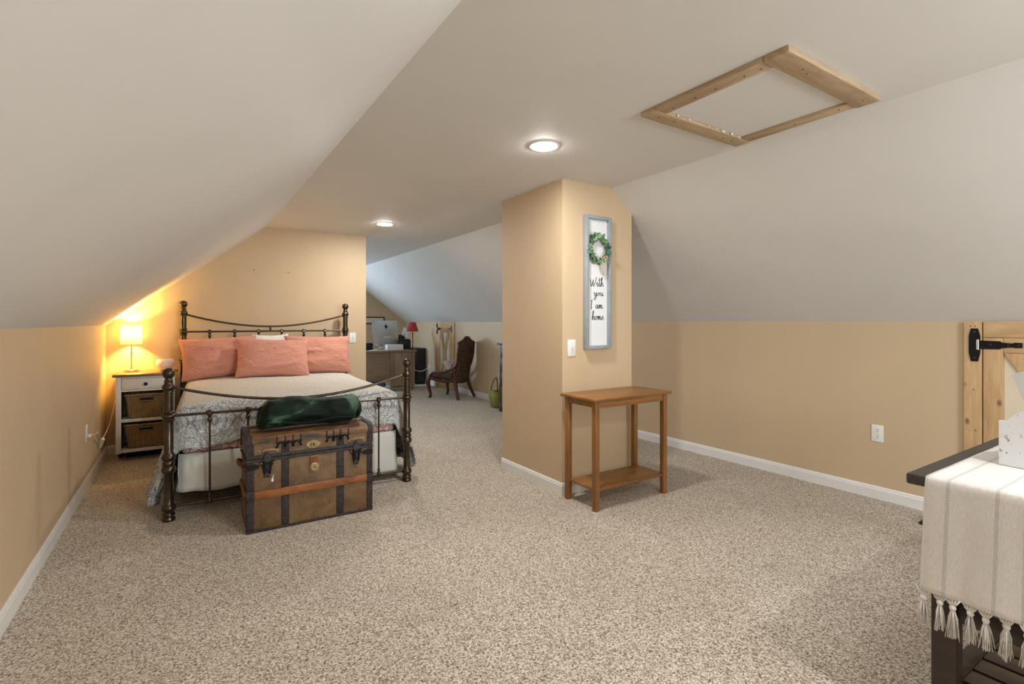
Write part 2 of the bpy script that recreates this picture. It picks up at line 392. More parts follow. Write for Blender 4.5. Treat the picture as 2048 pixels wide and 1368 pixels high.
def bxp(name, mat, par, x0, x1, y0, y1, z0, z1, bev=.003, **k):
    return MB().box(x0, x1, y0, y1, z0, z1, bev, **k).build(name, mat, par, 40)
def copies(mesh_obj, name, mat, parent, M):
    o = bpy.data.objects.new(name, mesh_obj.data); COL.objects.link(o); o.parent = parent; o.matrix_local = M; return o
def catmull(pts, n=8):
    P = [Vector(p) for p in pts]; P = [P[0]*2-P[1]]+P+[P[-1]*2-P[-2]]; out = []
    for i in range(1, len(P)-2):
        p0, p1, p2, p3 = P[i-1:i+3]
        for k in range(n):
            t = k/n
            out.append(.5*((2*p1)+(p2-p0)*t+(2*p0-5*p1+4*p2-p3)*t*t+(3*p1-p0-3*p2+p3)*t**3))
    out.append(P[-2]); return out
def rotz(a): return Matrix.Rotation(a, 3, 'Z')

# ------------------------------------------------------------------ the attic shell
XL, XR, KL, KR, CZ = -.60, 3.96, 1.175, 1.208, 2.2
BL_, BR_ = .72, 2.66
Y0, Y1 = -2.2, 10.32
YB, XB = 5.83, 1.76
def slope_r(x): return CZ-(x-BR_)*(CZ-KR)/(XR-BR_)
structure(MB().box(XL-.12, XR+.12, Y0-.12, Y1+.12, -.1, 0).build('floor', CARPET))
structure(MB().box(XL-.12, XL, Y0, Y1, 0, KL).build('wall_left', TAN))
structure(MB().box(XR, XR+.12, Y0, Y1, 0, KR).build('wall_right', TAN))
structure(MB().box(BL_, BR_, Y0, Y1, CZ, CZ+.12).build('ceiling', CEIL))
structure(MB().prism([(XL, KL), (BL_, CZ), (BL_, CZ+.12), (XL-.12, KL+.06), (XL-.12, KL)], Y0, Y1).build('ceiling_left', CEIL))
structure(MB().prism([(XR, KR), (BR_, CZ), (BR_, CZ+.12), (XR+.12, KR+.06), (XR+.12, KR)], Y0, Y1).build('ceiling_right', CEIL))
wb = structure(MB().prism([(XL, 0), (XB, 0), (XB, CZ), (BL_, CZ), (XL, KL)], YB, YB+.12).build('wall_bed', TAN))
for x, z in ((.599, 1.743), (.925, 1.735)):
    MB().lathe([(.006, 0), (.006, .004), (0, .004)], (x, YB-.004, z), 8, 'y').build('nail_hole', TWIG, wb)
CX0, CX1, CY0, CY1 = 2.20, 2.877, 2.755, 3.545
structure(MB().prism([(CX0, 0), (CX1, 0), (CX1, slope_r(CX1)), (BR_, CZ), (CX0, CZ)], CY0, CY1).build('wall_column', TAN))
def gable(name, y0, y1, wx0, wx1, wz0, wz1):
    mb = MB()
    zl = lambda x: KL+(x-XL)*(CZ-KL)/(BL_-XL) if x < BL_ else (CZ if x < BR_ else slope_r(x))
    mb.prism([(XL, 0), (wx0, 0), (wx0, zl(wx0))]+([(BL_, CZ)] if wx0 > BL_ else [])+[(XL, KL)], y0, y1)
    mb.prism([(wx1, 0), (XR, 0), (XR, KR), (BR_, CZ)]+([(BL_, CZ)] if wx1 < BL_ else [])+[(wx1, zl(wx1))], y0, y1)
    mb.box(wx0, wx1, y0, y1, 0, wz0)
    top = [(wx0, wz1), (wx1, wz1), (wx1, zl(wx1))]+([(BL_, CZ)] if wx0 < BL_ < wx1 else [])+[(wx0, zl(wx0))]
    mb.prism(top, y0, y1)
    return structure(mb.build(name, TAN))
gable('wall_far', Y1, Y1+.12, .75, 1.45, .9, 2.0)
gable('wall_back', Y0-.12, Y0, 1.64, 2.655, .85, 2.0)
def window(n, x0, x1, z0, z1, y, s):
    o = structure(thing('window_%d' % n, 'white framed sash window', 'window')); del o['label']; del o['category']
    for a in ((x0, x0+.05, z0, z1), (x1-.05, x1, z0, z1), (x0, x1, z0, z0+.05), (x0, x1, z1-.05, z1), (x0, x1, (z0+z1)/2-.02, (z0+z1)/2+.02)):
        MB().box(a[0], a[1], y+.03*s, y+.08*s, a[2], a[3]).build('window_frame', TRIM, o)
    MB().box(x0+.05, x1-.05, y+.05*s, y+.055*s, z0+.05, z1-.05).build('pane', GLASS, o)
window(1, 1.64, 2.655, .85, 2.0, Y0, -1)
window(2, .75, 1.45, .9, 2.0, Y1, 1)
# baseboards
def baseboard(name, p0, p1, n, h=.085, t=.013):
    """p0->p1 along the wall, n = outward normal into the room"""
    p0 = Vector(p0); p1 = Vector(p1); n = Vector(n); mb = MB(); bm = mb.bm
    prof = [(0, 0), (t, 0), (t, h*.74), (t*.8, h*.80), (t*.65, h*.92), (t*.3, h), (0, h)]
    A = [bm.verts.new((*(p0+n*u), z)) for u, z in prof]; B = [bm.verts.new((*(p1+n*u), z)) for u, z in prof]
    bm.faces.new(A); bm.faces.new(B[::-1])
    for i in range(len(prof)): bm.faces.new((A[i], B[i], B[(i+1) % len(prof)], A[(i+1) % len(prof)]))
    return structure(mb.build(name, TRIM))
baseboard('baseboard_left', (XL, Y0), (XL, YB), (1, 0))
baseboard('baseboard_right', (XR, 1.08), (XR, 7.93), (-1, 0))
baseboard('baseboard_right_end', (XR, 8.74), (XR, Y1), (-1, 0))
baseboard('baseboard_bed', (XL+.013, YB), (XB, YB), (0, -1))
baseboard('baseboard_column', (CX0, CY0-.013), (CX0, CY1), (-1, 0))
baseboard('baseboard_column_front', (CX0, CY0), (CX1, CY0), (0, -1))
baseboard('baseboard_far', (XL, Y1), (XR-.013, Y1), (0, -1))

# ------------------------------------------------------------------ ceiling things
def recessed(loc, label):
    t = thing('recessed_light', label, 'ceiling light', loc, 0, 'recessed ceiling lights')
    MB().lathe([(.0745, -.004), (.082, -.0045), (.087, -.003), (.088, 0), (.0745, 0)], (0, 0, 0), 40).build('trim_ring', TRIM, t, 40)
    MB().lathe([(0, -.010), (.03, -.0098), (.055, -.009), (.068, -.0075), (.0735, -.0045), (.0740, -.001)], (0, 0, 0), 40).build('lens', CANLIGHT, t, 60)
recessed((1.707, 2.303, CZ), 'round recessed ceiling light in front of the tan column')
recessed((1.704, 5.004, CZ), 'round recessed ceiling light near the end of the bed wall')
recessed((1.705, -.40, CZ), 'round recessed ceiling light beyond the attic hatch, away from the bed')

t = thing('attic_hatch', 'ceiling hatch with a raw pine board frame around a painted panel', 'hatch', (2.2, 1.335, CZ))
def hb(x0, x1, y0, y1, mt, z=-.020): return bxp('frame_board', mt, t, x0, x1, y0, y1, z, 0, .0025)
hb(-.378, -.300, -.254, .262, PINEH); hb(.300, .372, -.254, .262, PINEH)
hb(-.378, .372, -.352, -.256, PINEHX, -.024); hb(-.378, .380, .264, .352, PINEHX, -.021)
bxp('panel', CEIL, t, -.299, .299, -.255, .263, -.006, 0, 0)
for x, y in [(-.33, y_) for y_ in (-.22, -.15, -.02, .08, .2)]+[(.33, y_) for y_ in (-.2, .0, .22)]+[(-.2, -.31), (-.15, -.30), (.30, -.31), (-.3, .31), (-.2, .30), (.2, .31), (.27, .305)]:
    zz = -.0245 if y < -.264 else (-.0225 if y > .264 else -.0215)
    MB().lathe([(0, 0), (.0045, 0), (.0045, .0015)], (x, y, zz), 8).build('nail', TWIG, t)
for x in (-.22, -.13, .02, .075, .12, .14, .20, .275):
    x += rnd.uniform(-.012, .012)
    MB().sphere((x, .258, -.012-rnd.random()*.004), rnd.uniform(.003, .006), 8, (1.6, .8, 1)).build('foam_blob', WHITEC, t)

# ------------------------------------------------------------------ access doors in the right knee wall
def strap_hinge(par, y, z, s, L=.20, sc=1.0):
    """on a plane x=-.02 (local), strap runs toward s*y"""
    h = MB()
    h.prism([(y-.026*sc, z-.05*sc), (y-.016*sc, z-.10*sc), (y+.016*sc, z-.10*sc), (y+.026*sc, z-.05*sc), (y+.026*sc, z+.05*sc), (y+.016*sc, z+.095*sc), (y-.016*sc, z+.095*sc), (y-.026*sc, z+.05*sc)], -.025, -.021, 'yz')
    o = h.build('hinge', BLACK, par)
    a = y+s*.022*sc; e = y+s*L
    MB().prism([(a, z+.024*sc), (a+s*.09*sc, z+.022*sc), (a+s*.10*sc, z+.015*sc), (e-s*.04*sc, z+.010*sc), (e-s*.032*sc, z+.016*sc), (e, z+.015*sc), (e, z-.013*sc), (e-s*.032*sc, z-.014*sc), (e-s*.04*sc, z-.010*sc), (a+s*.10*sc, z-.017*sc), (a+s*.09*sc, z-.024*sc), (a, z-.026*sc)], -.0255, -.0215, 'yz').build('strap', BLACK, o)
    MB().tube([(-.030, y+s*.016*sc, z-.030*sc), (-.030, y+s*.016*sc, z+.030*sc)], .007*sc, 10).build('barrel', STEEL, o, 40)
    for yy, zz in ((y, z+.075*sc), (y, z-.08*sc), (a+s*.05*sc, z), (a+s*.125*sc, z), (e-s*.015*sc, z)):
        MB().sphere((-.0255, yy, zz), .005*sc, 8, (.4, 1, 1)).build('screw', IRON, o)
    return o
def structure_thing(name, loc):
    o = bpy.data.objects.new(name, None); COL.objects.link(o); o.location = loc; o['kind'] = 'structure'; return o
D1 = structure_thing('door_1', (XR, .99, 0))        # local y runs toward negative world Y via minus signs
def db(nm, y0, y1, z0, z1, mt, d=.020): return MB().box(-d, -.0005, min(y0, y1), max(y0, y1), z0, z1, .002).build(nm, mt, D1, 40)
db('frame_board', .085, .003, 0, 1.204, PINE)
db('stile', -.003, -.089, .02, 1.110, PINE, .019)
db('rail', -.003, -.70, 1.113, 1.204, PINEY, .019)
db('rail', -.0905, -.60, 1.026, 1.1115, PINEY, .0185)
db('rail', -.0905, -.60, .03, .12, PINEY, .0185)
db('stile', -.602, -.70, .02, 1.110, PINE, .019)
db('frame_board', -.703, -.79, 0, 1.204, PINE)
MB().box(-.006, -.0005, -.60, -.09, .12, 1.026).build('panel', CREAMP, D1)
def brace(par, p0, p1, wd, d0, d1, mt):
    p0 = Vector(p0); p1 = Vector(p1); n = (p1-p0).normalized(); q = Vector((-n.y, n.x))*wd
    return MB().prism([(p0.x, p0.y), (p1.x, p1.y), (p1.x+q.x, p1.y+q.y), (p0.x+q.x, p0.y+q.y)], -d1, -d0, 'yz').build('brace', mt, par)
MB().prism([(-.092, 1.024), (-.60, .20), (-.60, .37), (-.197, 1.024)], -.018, -.006, 'yz').build('brace', PINE, D1)
strap_hinge(D1, .035, 1.07, -1, .205)
for y, z in ((.055, 1.178), (.033, 1.178), (.04, .80), (.03, .56)):
    MB().sphere((-.0205, y, z), .004, 8, (.4, 1, 1)).build('nail', TWIG, D1)
D2 = structure_thing('door_2', (XR, 7.95, 0))
def d2(nm, y0, y1, z0, z1, mt, d): return MB().box(-d, -.0005, y0, y1, z0, z1, .002).build(nm, mt, D2, 40)
d2('frame_board', 0, .085, 0, 1.204, PINE, .02); d2('frame_board', .69, .77, 0, 1.204, PINE, .02)
d2('stile', .09, .19, .02, 1.204, PINE, .019); d2('stile', .585, .685, .02, 1.204, PINE, .019)
d2('rail', .1905, .5845, 1.02, 1.204, PINEY, .018); d2('rail', .1905, .5845, .03, .2, PINEY, .018)
MB().box(-.005, -.0005, .19, .585, .2, 1.02).build('panel', WHITEPANEL, D2)
MB().prism([(.20, 1.015), (.29, 1.015), (.58, .21), (.49, .21)], -.017, -.005, 'yz').build('brace', PINE, D2)
MB().prism([(.575, 1.015), (.485, 1.015), (.20, .21), (.29, .21)], -.0235, -.0172, 'yz').build('brace', PINE, D2)
strap_hinge(D2, .70, 1.085, -1, .17); strap_hinge(D2, .10, 1.085, 1, .10, .6)

# ------------------------------------------------------------------ wall plates
def plate(name, label, cat, loc, rz, kind, w_=.072, h_=.116):
    """local: face toward -y, centred"""
    t = thing(name, label, cat, loc, rz)
    MB().box(-w_/2, w_/2, -.006, -.0005, -h_/2, h_/2, .0025).build('cover_plate', WHITEP, t, 40)
    if kind == 'switch':
        MB().box(-.006, .006, -.0075, -.006, -.013, .013).build('slot', NSWHITE, t)
        MB().box(-.004, .004, -.018, -.007, -.003, .009, .001, rot=Matrix.Rotation(.35, 3, 'X')).build('toggle', WHITEP, t)
        for z in (-.03, .03): MB().sphere((0, -.006, z), .003, 8, (1, .4, 1)).build('screw', STEEL, t)
    else:
        for z in (-.021, .021):
            r = MB().lathe([(.0165, 0), (.0165, .0015), (0, .0015)], (0, -.0075, z), 18, 'y').build('receptacle', WHITEP, t)
            for x in (-.006, .006): MB().box(x-.0012, x+.0012, -.0082, -.0074, z+.001, z+.009).build('slot', DARK, r)
            MB().lathe([(0, 0), (.0028, 0), (.0028, .0008)], (0, -.0082, z-.007), 8, 'y').build('slot', DARK, r)
        MB().sphere((0, -.006, 0), .003, 8, (1, .4, 1)).build('screw', STEEL, t)
    return t
plate('light_switch', 'white toggle light switch on the column beside the framed sign', 'switch', (2.281, CY0, 1.021), 0, 'switch')
plate('light_switch', 'white toggle light switch on the bed wall beside the headboard', 'switch', (1.606, YB, 1.026), 0, 'switch')
plate('wall_outlet', 'white double outlet on the right knee wall above the baseboard, beside the dark table', 'outlet', (XR, 1.533, .445), -PI/2, 'outlet')
plate('wall_outlet', 'white double outlet on the left knee wall with a lamp cord plugged in', 'outlet', (XL, 4.74, .40), PI/2, 'outlet')
plate('wall_outlet', 'white outlet in the far corner beside the black cabinet', 'outlet', (XR, 9.06, .33), -PI/2, 'outlet')

# ------------------------------------------------------------------ the bed
BRZ = math.radians(-2.0)
BED = (-.083, 3.70, 0)
bed = thing('metal_bed', 'antique bronze metal bed frame with ball finials and swooping rails', 'bed', BED, BRZ)
BW, BLN = 1.495, 2.02
def ring(z, r0=.025, big=.037):   # a triple ring
    return [(r0, z-.034), (.030, z-.030), (.033, z-.022), (.027, z-.014), (big, z-.004), (big, z+.004), (.027, z+.014), (.033, z+.022), (.030, z+.030), (r0, z+.034)]
foot_p = [(.033, 0), (.036, .006), (.036, .014), (.029, .022), (.029, .028), (.034, .036), (.030, .046), (.026, .052), (.034, .062), (.038, .075), (.036, .088), (.028, .098), (.025, .105)]
dbl = [(.025, .285), (.032, .292), (.037, .302), (.039, .312), (.034, .324), (.028, .332), (.033, .341), (.033, .352), (.028, .361), (.035, .370), (.039, .382), (.037, .393), (.031, .402), (.025, .410)]
def top_p(z):     # collar and ball finial, z = top of ball
    c = z-.034
    p = [(.025, z-.150), (.029, z-.147), (.029, z-.140), (.026, z-.136), (.033, z-.127), (.036, z-.117), (.033, z-.107), (.025, z-.098), (.022, z-.088), (.025, z-.080), (.019, z-.070)]
    for i in range(3, 17): p.append((.034*math.sin(PI*i/16), c-.034*math.cos(PI*i/16)))
    return p[:-1]+[(0, z)]
def mkpost(x, y, prof):
    return MB().lathe(prof, (x, y, 0), 26).build('post', BRONZE, bed, 50)
fprof = foot_p+dbl+ring(.633)+top_p(.925)
hprof = foot_p+dbl+ring(.85)+ring(1.112)+top_p(1.408)
for x in (0, BW): mkpost(x, 0, fprof); mkpost(x, BLN, hprof)
def swoop(y, ze, zm, nm):
    pts = []
    for i in range(33):
        u = i/32*2-1; pts.append((BW*(i/32), y, zm+(ze-zm)*abs(u)**1.9))
    MB().tube(pts, .0088, 10).build(nm, BRONZE, bed, 180)
swoop(0, .812, .688, 'footboard_swoop'); swoop(BLN, 1.283, 1.160, 'headboard_swoop')
def level(y, z, nm, r=.0085): MB().tube([(.02, y, z), (BW-.02, y, z)], r, 10).build(nm, BRONZE, bed, 60)
level(0, .633, 'footboard_rail'); level(0, .083, 'footboard_lower_rail'); level(BLN, 1.112, 'headboard_rail'); level(BLN, .30, 'headboard_lower_rail')
def spindle(x, y, zt, zb):
    o = MB().tube([(x, y, zb), (x, y, zt)], .0062, 8).build('spindle', BRONZE, bed, 60)
    k = MB().sphere((x, y, zt), .0205, 14)
    k.lathe([(.0, .006), (.012, .006), (.012, -.006), (0, -.006)], (x, y-.017, zt), 12, 'y')
    k.lathe([(.009, .020), (.012, .017), (.008, .012), (.013, .004), (.0155, -.004), (.013, -.012), (.008, -.018), (.006, -.024)], (x, y, zt-.038), 14)
    k.build('knob', BRONZE, o, 60)
    k = MB().sphere((x, y, zb), .017, 14)
    k.lathe([(.006, .045), (.009, .040), (.010, .030), (.007, .022), (.011, .016), (.011, .010)], (x, y, zb), 14)
    k.build('knob', BRONZE, o, 60)
for k in range(1, 7):
    spindle(BW*k/7, 0, .633, .083); spindle(BW*k/7, BLN, 1.112, .30)
for y, za, zb in ((BLN, 1.118, 1.152),):
    MB().lathe([(.006, 0), (.012, .006), (.009, .012), (.014, .020), (.009, .030), (.006, .036)], (BW/2, y, 1.120), 12).build('finial_knob', BRONZE, bed, 60)
for x in (.012, BW-.012): MB().box(x-.012, x+.012, .02, BLN-.02, .17, .21).build('side_rail', BRONZE, bed)
MB().box(.02, BW-.02, .70, .74, .125, .155).build('slat', BRONZE, bed); MB().box(.02, BW-.02, 1.40, 1.44, .125, .155).build('slat', BRONZE, bed)
for x in (BW*.33, BW*.67): MB().tube([(x, .72, 0), (x, .72, .13)], .014, 10).build('center_leg', BRONZE, bed, 60)

def bedthing(nm, label, cat, group=None): return thing(nm, label, cat, BED, BRZ, group)
bs = MB().box(.065, BW-.065, .105, 1.97, .158, .355, .02, 3).build('box_spring', SKIRT, None, 60)
bs.location = BED; bs.rotation_euler.z = BRZ
tag(bs, 'ivory box spring inside the metal bed frame, under the mattress', 'box spring')
mt_ = MB().box(.055, BW-.055, .10, 1.975, .357, .640, .04, 4).build('mattress', HEX, None, 60)
mt_.location = BED; mt_.rotation_euler.z = BRZ
tag(mt_, 'mattress in a grey sheet with coral hexagon print, showing below the comforter', 'mattress')
# ivory skirt wrapped round the box spring
def skirt():
    mb = MB(); bm = mb.bm; path = []
    n = 120
    y_f, xl, xr, R = .088, .045, BW-.045, .05
    # path from left side, round the foot, to the right side
    P = [(xl, 1.9-.06*k) for k in range(31)]
    P += [(xl+R-R*math.cos(a), y_f+R-R*math.sin(a)) for a in [PI/2*i/6 for i in range(1, 7)]]
    P += [(xl+R+(xr-xl-2*R)*i/60, y_f) for i in range(1, 61)]
    P += [(xr-R+R*math.sin(a), y_f+R-R*math.cos(a)) for a in [PI/2*i/6 for i in range(1, 7)]]
    P += [(xr, y_f+R+.06*k) for k in range(1, 31)]
    rows = []
    for (x, y) in P:
        hem = .128-.075*max(0, min(1, (x-.5)/.8)) + .006*math.sin(x*17)
        if y > .3: hem = .13
        col = []
        for j in range(9):
            q = j/8; z = .372-(.372-hem)*q
            wv_ = .018*q*(noise.noise((x*6, y*6, z*2.2))+.6*math.sin(x*9+z*14))
            dx = (x-BW/2)/(BW/2); nx, ny = (0, -1) if abs(y-y_f) < .01 else ((-1, 0) if x < .7 else (1, 0))
            col.append(bm.verts.new((x+nx*abs(wv_), y+ny*abs(wv_), z)))
        rows.append(col)
    for A, B in zip(rows, rows[1:]):
        for j in range(8): bm.faces.new((A[j], B[j], B[j+1], A[j+1]))
    o = mb.build('bed_skirt', SKIRT, None, 180)
    md = o.modifiers.new('thickness', 'SOLIDIFY'); md.thickness = .003; md.offset = 1
    o.location = BED; o.rotation_euler.z = BRZ
    tag(o, 'plain ivory bed skirt hanging behind the footboard spindles', 'bed skirt')
skirt()
def comforter():
    mb = MB(); bm = mb.bm; uvl = bm.loops.layers.uv.new('UVMap'); at = bm.verts.layers.float.new('field')
    x0, x1, y0, y1, T, R = .085, BW-.085, .125, 1.80, .672, .062
    W = x1-x0; LS, LF = .655, .287
    As = [-LS+(LS)*i/26 for i in range(26)]+[W*i/56 for i in range(57)]+[W+LS*i/26 for i in range(1, 27)]
    Bs = [-LF+LF*i/16 for i in range(16)]+[(y1-y0)*i/60 for i in range(61)]
    def mp(a, b):
        ox = -a if a < 0 else (a-W if a > W else 0); sx = -1 if a < 0 else 1
        ob = -b if b < 0 else 0
        if ob: ob *= 1+.07*math.sin(a*8.2+.6)-.05*math.sin(a*3)
        r = math.hypot(ox, ob)
        if ox > 0 and ob > 0:
            ct_, st_ = ox/r, ob/r
            r *= (1/math.sqrt((ct_/LS)**2+(st_/LF)**2))/min(LS/ct_, LF/st_)
        cx, cy = x0+max(0, min(W, a)), y0+max(0, b)
        puff = .010*noise.noise((cx*3.1, cy*2.6, 1.7))+.004*noise.noise((cx*9, cy*9, 4))
        crown = .020*(1-(2*(cx-x0)/W-1)**4)
        z = T+puff+crown
        if r < 1e-6: return Vector((cx, cy, z))
        z = T+puff*.5
        th = math.atan2(ob, ox); d = Vector((sx*math.cos(th), -math.sin(th)))
        hd = max(0, min(1, (cy-.9)/.5)); hd = 1-hd*hd*(3-2*hd)
        fold = .5+.5*math.sin(cy*19+1.0) if ob < 1e-6 else (.5+.5*math.sin(cx*15+.4) if ox < 1e-6 else .5+.5*math.sin(th*5))
        fl = math.radians(3+7*fold) if ox < 1e-6 else math.radians((9+8*fold)*hd+.5)
        if ox > 0 and ob > 0:
            k = math.cos(th); fl = math.radians(3+8*k+5*fold)
        if r < R*PI/2:
            an = r/R; out, dn = R*math.sin(an), R*(1-math.cos(an))
        else:
            q = r-R*PI/2; out, dn = R+q*math.sin(fl), R+q*math.cos(fl)
            out += .010*noise.noise((cx*7, cy*7, r*5))
        zz = z-dn
        if zz < .012:
            ex = .012-zz; out += ex*.7; zz = .012+.012*abs(noise.noise((cx*12, cy*12, r*20)))
        return Vector((cx+d.x*out, cy+d.y*out, zz))
    G = []
    for a in As:
        row = []
        for b in Bs:
            v = bm.verts.new(mp(a, b))
            ins = min(b+.03, 9)
            ox = max(0, -a, a-W)
            v[at] = 1.0 if (b > -.015 and ox < .03) else 0.0
            row.append(v)
        G.append(row)
    for i in range(len(As)-1):
        for j in range(len(Bs)-1):
            f = bm.faces.new((G[i][j], G[i+1][j], G[i+1][j+1], G[i][j+1]))
            for lp, (ii, jj) in zip(f.loops, ((i, j), (i+1, j), (i+1, j+1), (i, j+1))):
                lp[uvl].uv = (As[ii]-.155, Bs[jj]+.13)
    o = mb.build('comforter', DAMASK, None, 180)
    md = o.modifiers.new('thickness', 'SOLIDIFY'); md.thickness = .012; md.offset = -1
    o.location = BED; o.rotation_euler.z = BRZ
    tag(o, 'grey and white damask comforter draped over the bed, corners on the floor', 'comforter')
comforter()
def pillow(name, label, mat, loc, rot, w_, h_, t_, seed, group=None, wr=1.0):
    mb = MB(); bm = mb.bm; nu, nv = 34, 24; S2 = []
    for side in (1, -1):
        g = []
        for i in range(nu+1):
            row = []
            for j in range(nv+1):
                u, v = i/nu*2-1, j/nv*2-1
                th = (max(0, 1-abs(u)**2.6)**.55)*(max(0, 1-abs(v)**2.6)**.55)
                pin = 1-.10*(1-abs(u)**2)*abs(v)**2; pin2 = 1-.075*(1-abs(v)**2)*abs(u)**2
                x, z = u*w_/2*pin2, v*h_/2*pin
                d = side*t_/2*th
                c = .5+.5*abs(u)
                d += side*wr*th*(.012*noise.noise((u*2.5+seed, v*3.5, side*3))+.034*max(0, 1-abs(math.sin(v*3.6-u*(1.8 if seed != 9 else -1.6)+seed+1.6*noise.noise((u*1.1+seed, v*1.1, 2))))*2.2)**1.3*max(0, noise.noise((u*1.4, v*1.2, seed))+.35)+.022*max(0, 1-abs(math.sin(v*8.5-u*5.2+seed*2+2.0*noise.noise((u*1.3, v*1.5+seed, 5))))*2.5)*max(0, noise.noise((u*1.8+9, v*1.6, seed))+.15)*c)
                row.append(bm.verts.new((x, d, z)))
            g.append(row)
        S2.append(g)
    for g, s_ in zip(S2, (1, -1)):
        for i in range(nu):
            for j in range(nv):
                q = (g[i][j], g[i+1][j], g[i+1][j+1], g[i][j+1]); bm.faces.new(q if s_ < 0 else q[::-1])
    bmesh.ops.remove_doubles(bm, verts=list(bm.verts), dist=1e-5)
    o = mb.build(name, mat, None, 180, sub=1)
    o.location = loc; o.rotation_euler = rot
    return tag(o, label, 'pillow', group)
def bl(x, y, z):
    c, s = math.cos(BRZ), math.sin(BRZ); return (BED[0]+x*c-y*s, BED[1]+x*s+y*c, z)
pillow('bed_pillow', 'coral pillow at the nightstand end of the headboard', CORAL, bl(.30, 1.79, .872), (math.radians(-20), math.radians(-3), BRZ+.06), .66, .42, .185, 1, 'coral pillows on the bed')
pillow('bed_pillow', 'coral pillow propped in front of the two other coral pillows', CORAL, bl(.735, 1.60, .863), (math.radians(-27), math.radians(2), BRZ-.02), .66, .41, .185, 5, 'coral pillows on the bed')
pillow('bed_pillow', 'coral pillow by the light switch end of the headboard', CORAL, bl(1.175, 1.79, .872), (math.radians(-20), math.radians(1), BRZ-.05), .66, .42, .185, 9, 'coral pillows on the bed')
pillow('bed_pillow', 'white pillow mostly hidden behind the coral pillows', WHITEC, bl(.74, 1.905, .885), (math.radians(-9), 0, BRZ), .34, .42, .11, 14)

# ------------------------------------------------------------------ trunk and blanket
tr = thing('steamer_trunk', 'antique brown steamer trunk with dark metal straps and latches', 'trunk', (.29, 3.21, 0), -.005)
TW, TD = .72, .35
bxp('body', CANVAS, tr, .004, TW-.004, .004, TD, 0, .418, .006)
lid = MB().prism([(.004, .422), (.004, .520), (.018, .540), (.05, .549), (TD-.05, .553), (TD-.01, .535), (TD, .515), (TD, .422)], .004, TW-.004, 'yz', .003).build('lid', CANVAS, tr, 40)
def tp(nm, mat, x0, x1, z0, z1, d=.006, par=tr, bev=.0015): return MB().box(x0, x1, -d, .0035, z0, z1, bev).build(nm, mat, par, 40)
# straps
for a, b_ in ((0, .040), (.184, .225), (.497, .541), (TW-.035, TW)):
    tp('strap', STRAP, a, b_, .002, .187, .001); tp('strap', STRAP, a, b_, .238, .400, .001); tp('strap', STRAP, a, b_, .441, .505, .0005, lid)
tp('band', IRON, 0, TW, .402, .417, .003); tp('band', IRON, 0, TW, .4215, .440, .003, lid)
tp('slat', SLAT, .040, TW-.036, .190, .237, .010, bev=.004)
tp('slat_cap', STRAP, -.002, .041, .185, .240, .012); tp('slat_cap', STRAP, TW-.038, TW+.004, .185, .240, .012)
tp('bottom_trim', STRAP, 0, TW, 0, .014, .003)
# lid timber at the front edge and on top
MB().prism([(-.005, .507), (-.005, .524), (.012, .543), (.036, .5535), (.036, .545), (.003, .520), (.003, .507)], .03, TW-.03, 'yz').build('lid_slat', SLATB, lid)
for y in (.145, .245): MB().box(.03, TW-.03, y, y+.05, .549, .562, .003).build('lid_slat', SLATB, lid, 40)
for x in (0, TW):   # end edge bindings
    s_ = -1 if x == 0 else 1
    MB().box(min(x, x+s_*.006)-(0 if s_ > 0 else -.006), max(x, x+s_*.006)+(0 if s_ < 0 else -.006)+.0, .0, .03, 0, .40).build('edge_binding', STRAP, tr)
    MB().prism([(-.003, .441), (-.003, .52), (.012, .545), (.05, .556), (TD-.05, .559), (TD, .53), (TD+.003, .441), (TD-.02, .441), (TD-.02, .515), (TD-.055, .535), (.05, .530), (.03, .51), (.03, .441)], x-(.002 if s_ < 0 else .026), x+(.026 if s_ < 0 else .002), 'yz').build('lid_binding', STRAP, lid)
    MB().box(x-.003 if s_ < 0 else x-.002, x+.002 if s_ < 0 else x+.003, .0, TD, .402, .417).build('band', IRON, tr)
    MB().box(x-.007 if s_ < 0 else x-.001, x+.001 if s_ < 0 else x+.007, .02, TD-.02, .19, .235).build('slat', SLAT, tr)
h = MB(); h.tube(catmull([(-.004, .10, .36), (-.022, .12, .372), (-.026, .18, .375), (-.022, .24, .372), (-.004, .26, .36)], 6), .011, 8).build('side_handle', RUST, tr, 60)
def rivets(xs, zs, par, y=-.0015, r=.0028):
    mb = MB()
    for x in xs:
        for z in zs: mb.sphere((x, y, z), r, 6, (1, .6, 1))
    mb.build('rivets', IRON, par)['kind'] = 'stuff'
zz = [.02+.0165*i for i in range(10)]+[.25+.0165*i for i in range(9)]
rivets((.188, .221, .501, .537, .036, TW-.031), zz, tr)
def latch(x):
    o = MB().prism([(x-.014, .398), (x-.019, .420), (x-.012, .442), (x-.005, .456), (x+.005, .456), (x+.012, .442), (x+.019, .420), (x+.014, .398)], -.010, -.003, 'xz', .001).build('latch', IRON, tr)
    MB().prism([(x-.036, .403), (x-.041, .392), (x-.030, .381), (x-.024, .370), (x-.020, .340), (x+.020, .340), (x+.024, .370), (x+.030, .381), (x+.041, .392), (x+.036, .403), (x+.022, .398), (x-.022, .398)], -.010, -.001, 'xz', .001).build('keeper', BLACK, o)
    for z in (.360, .370, .380): MB().tube([(x-.009, -.013, z), (x+.009, -.013, z)], .0032, 8).build('roller', IRON, o, 60)
    for s_ in (-1, 1): MB().tube([(x+s_*.014, -.012, .330), (x+s_*.015, -.013, .360), (x+s_*.017, -.012, .402)], .0045, 8).build('bail', BLACK, o, 60)
    bxp('tongue', IRON, o, x-.015, x+.015, -.008, .003, .308, .334, .002); MB().sphere((x, -.009, .318), .004, 8).build('rivet', BLACK, o)
    for s_ in (-1, 1): MB().sphere((x+s_*.033, -.010, .393), .005, 8).build('rivet', BRASS, o)
latch(.1075); latch(.615)
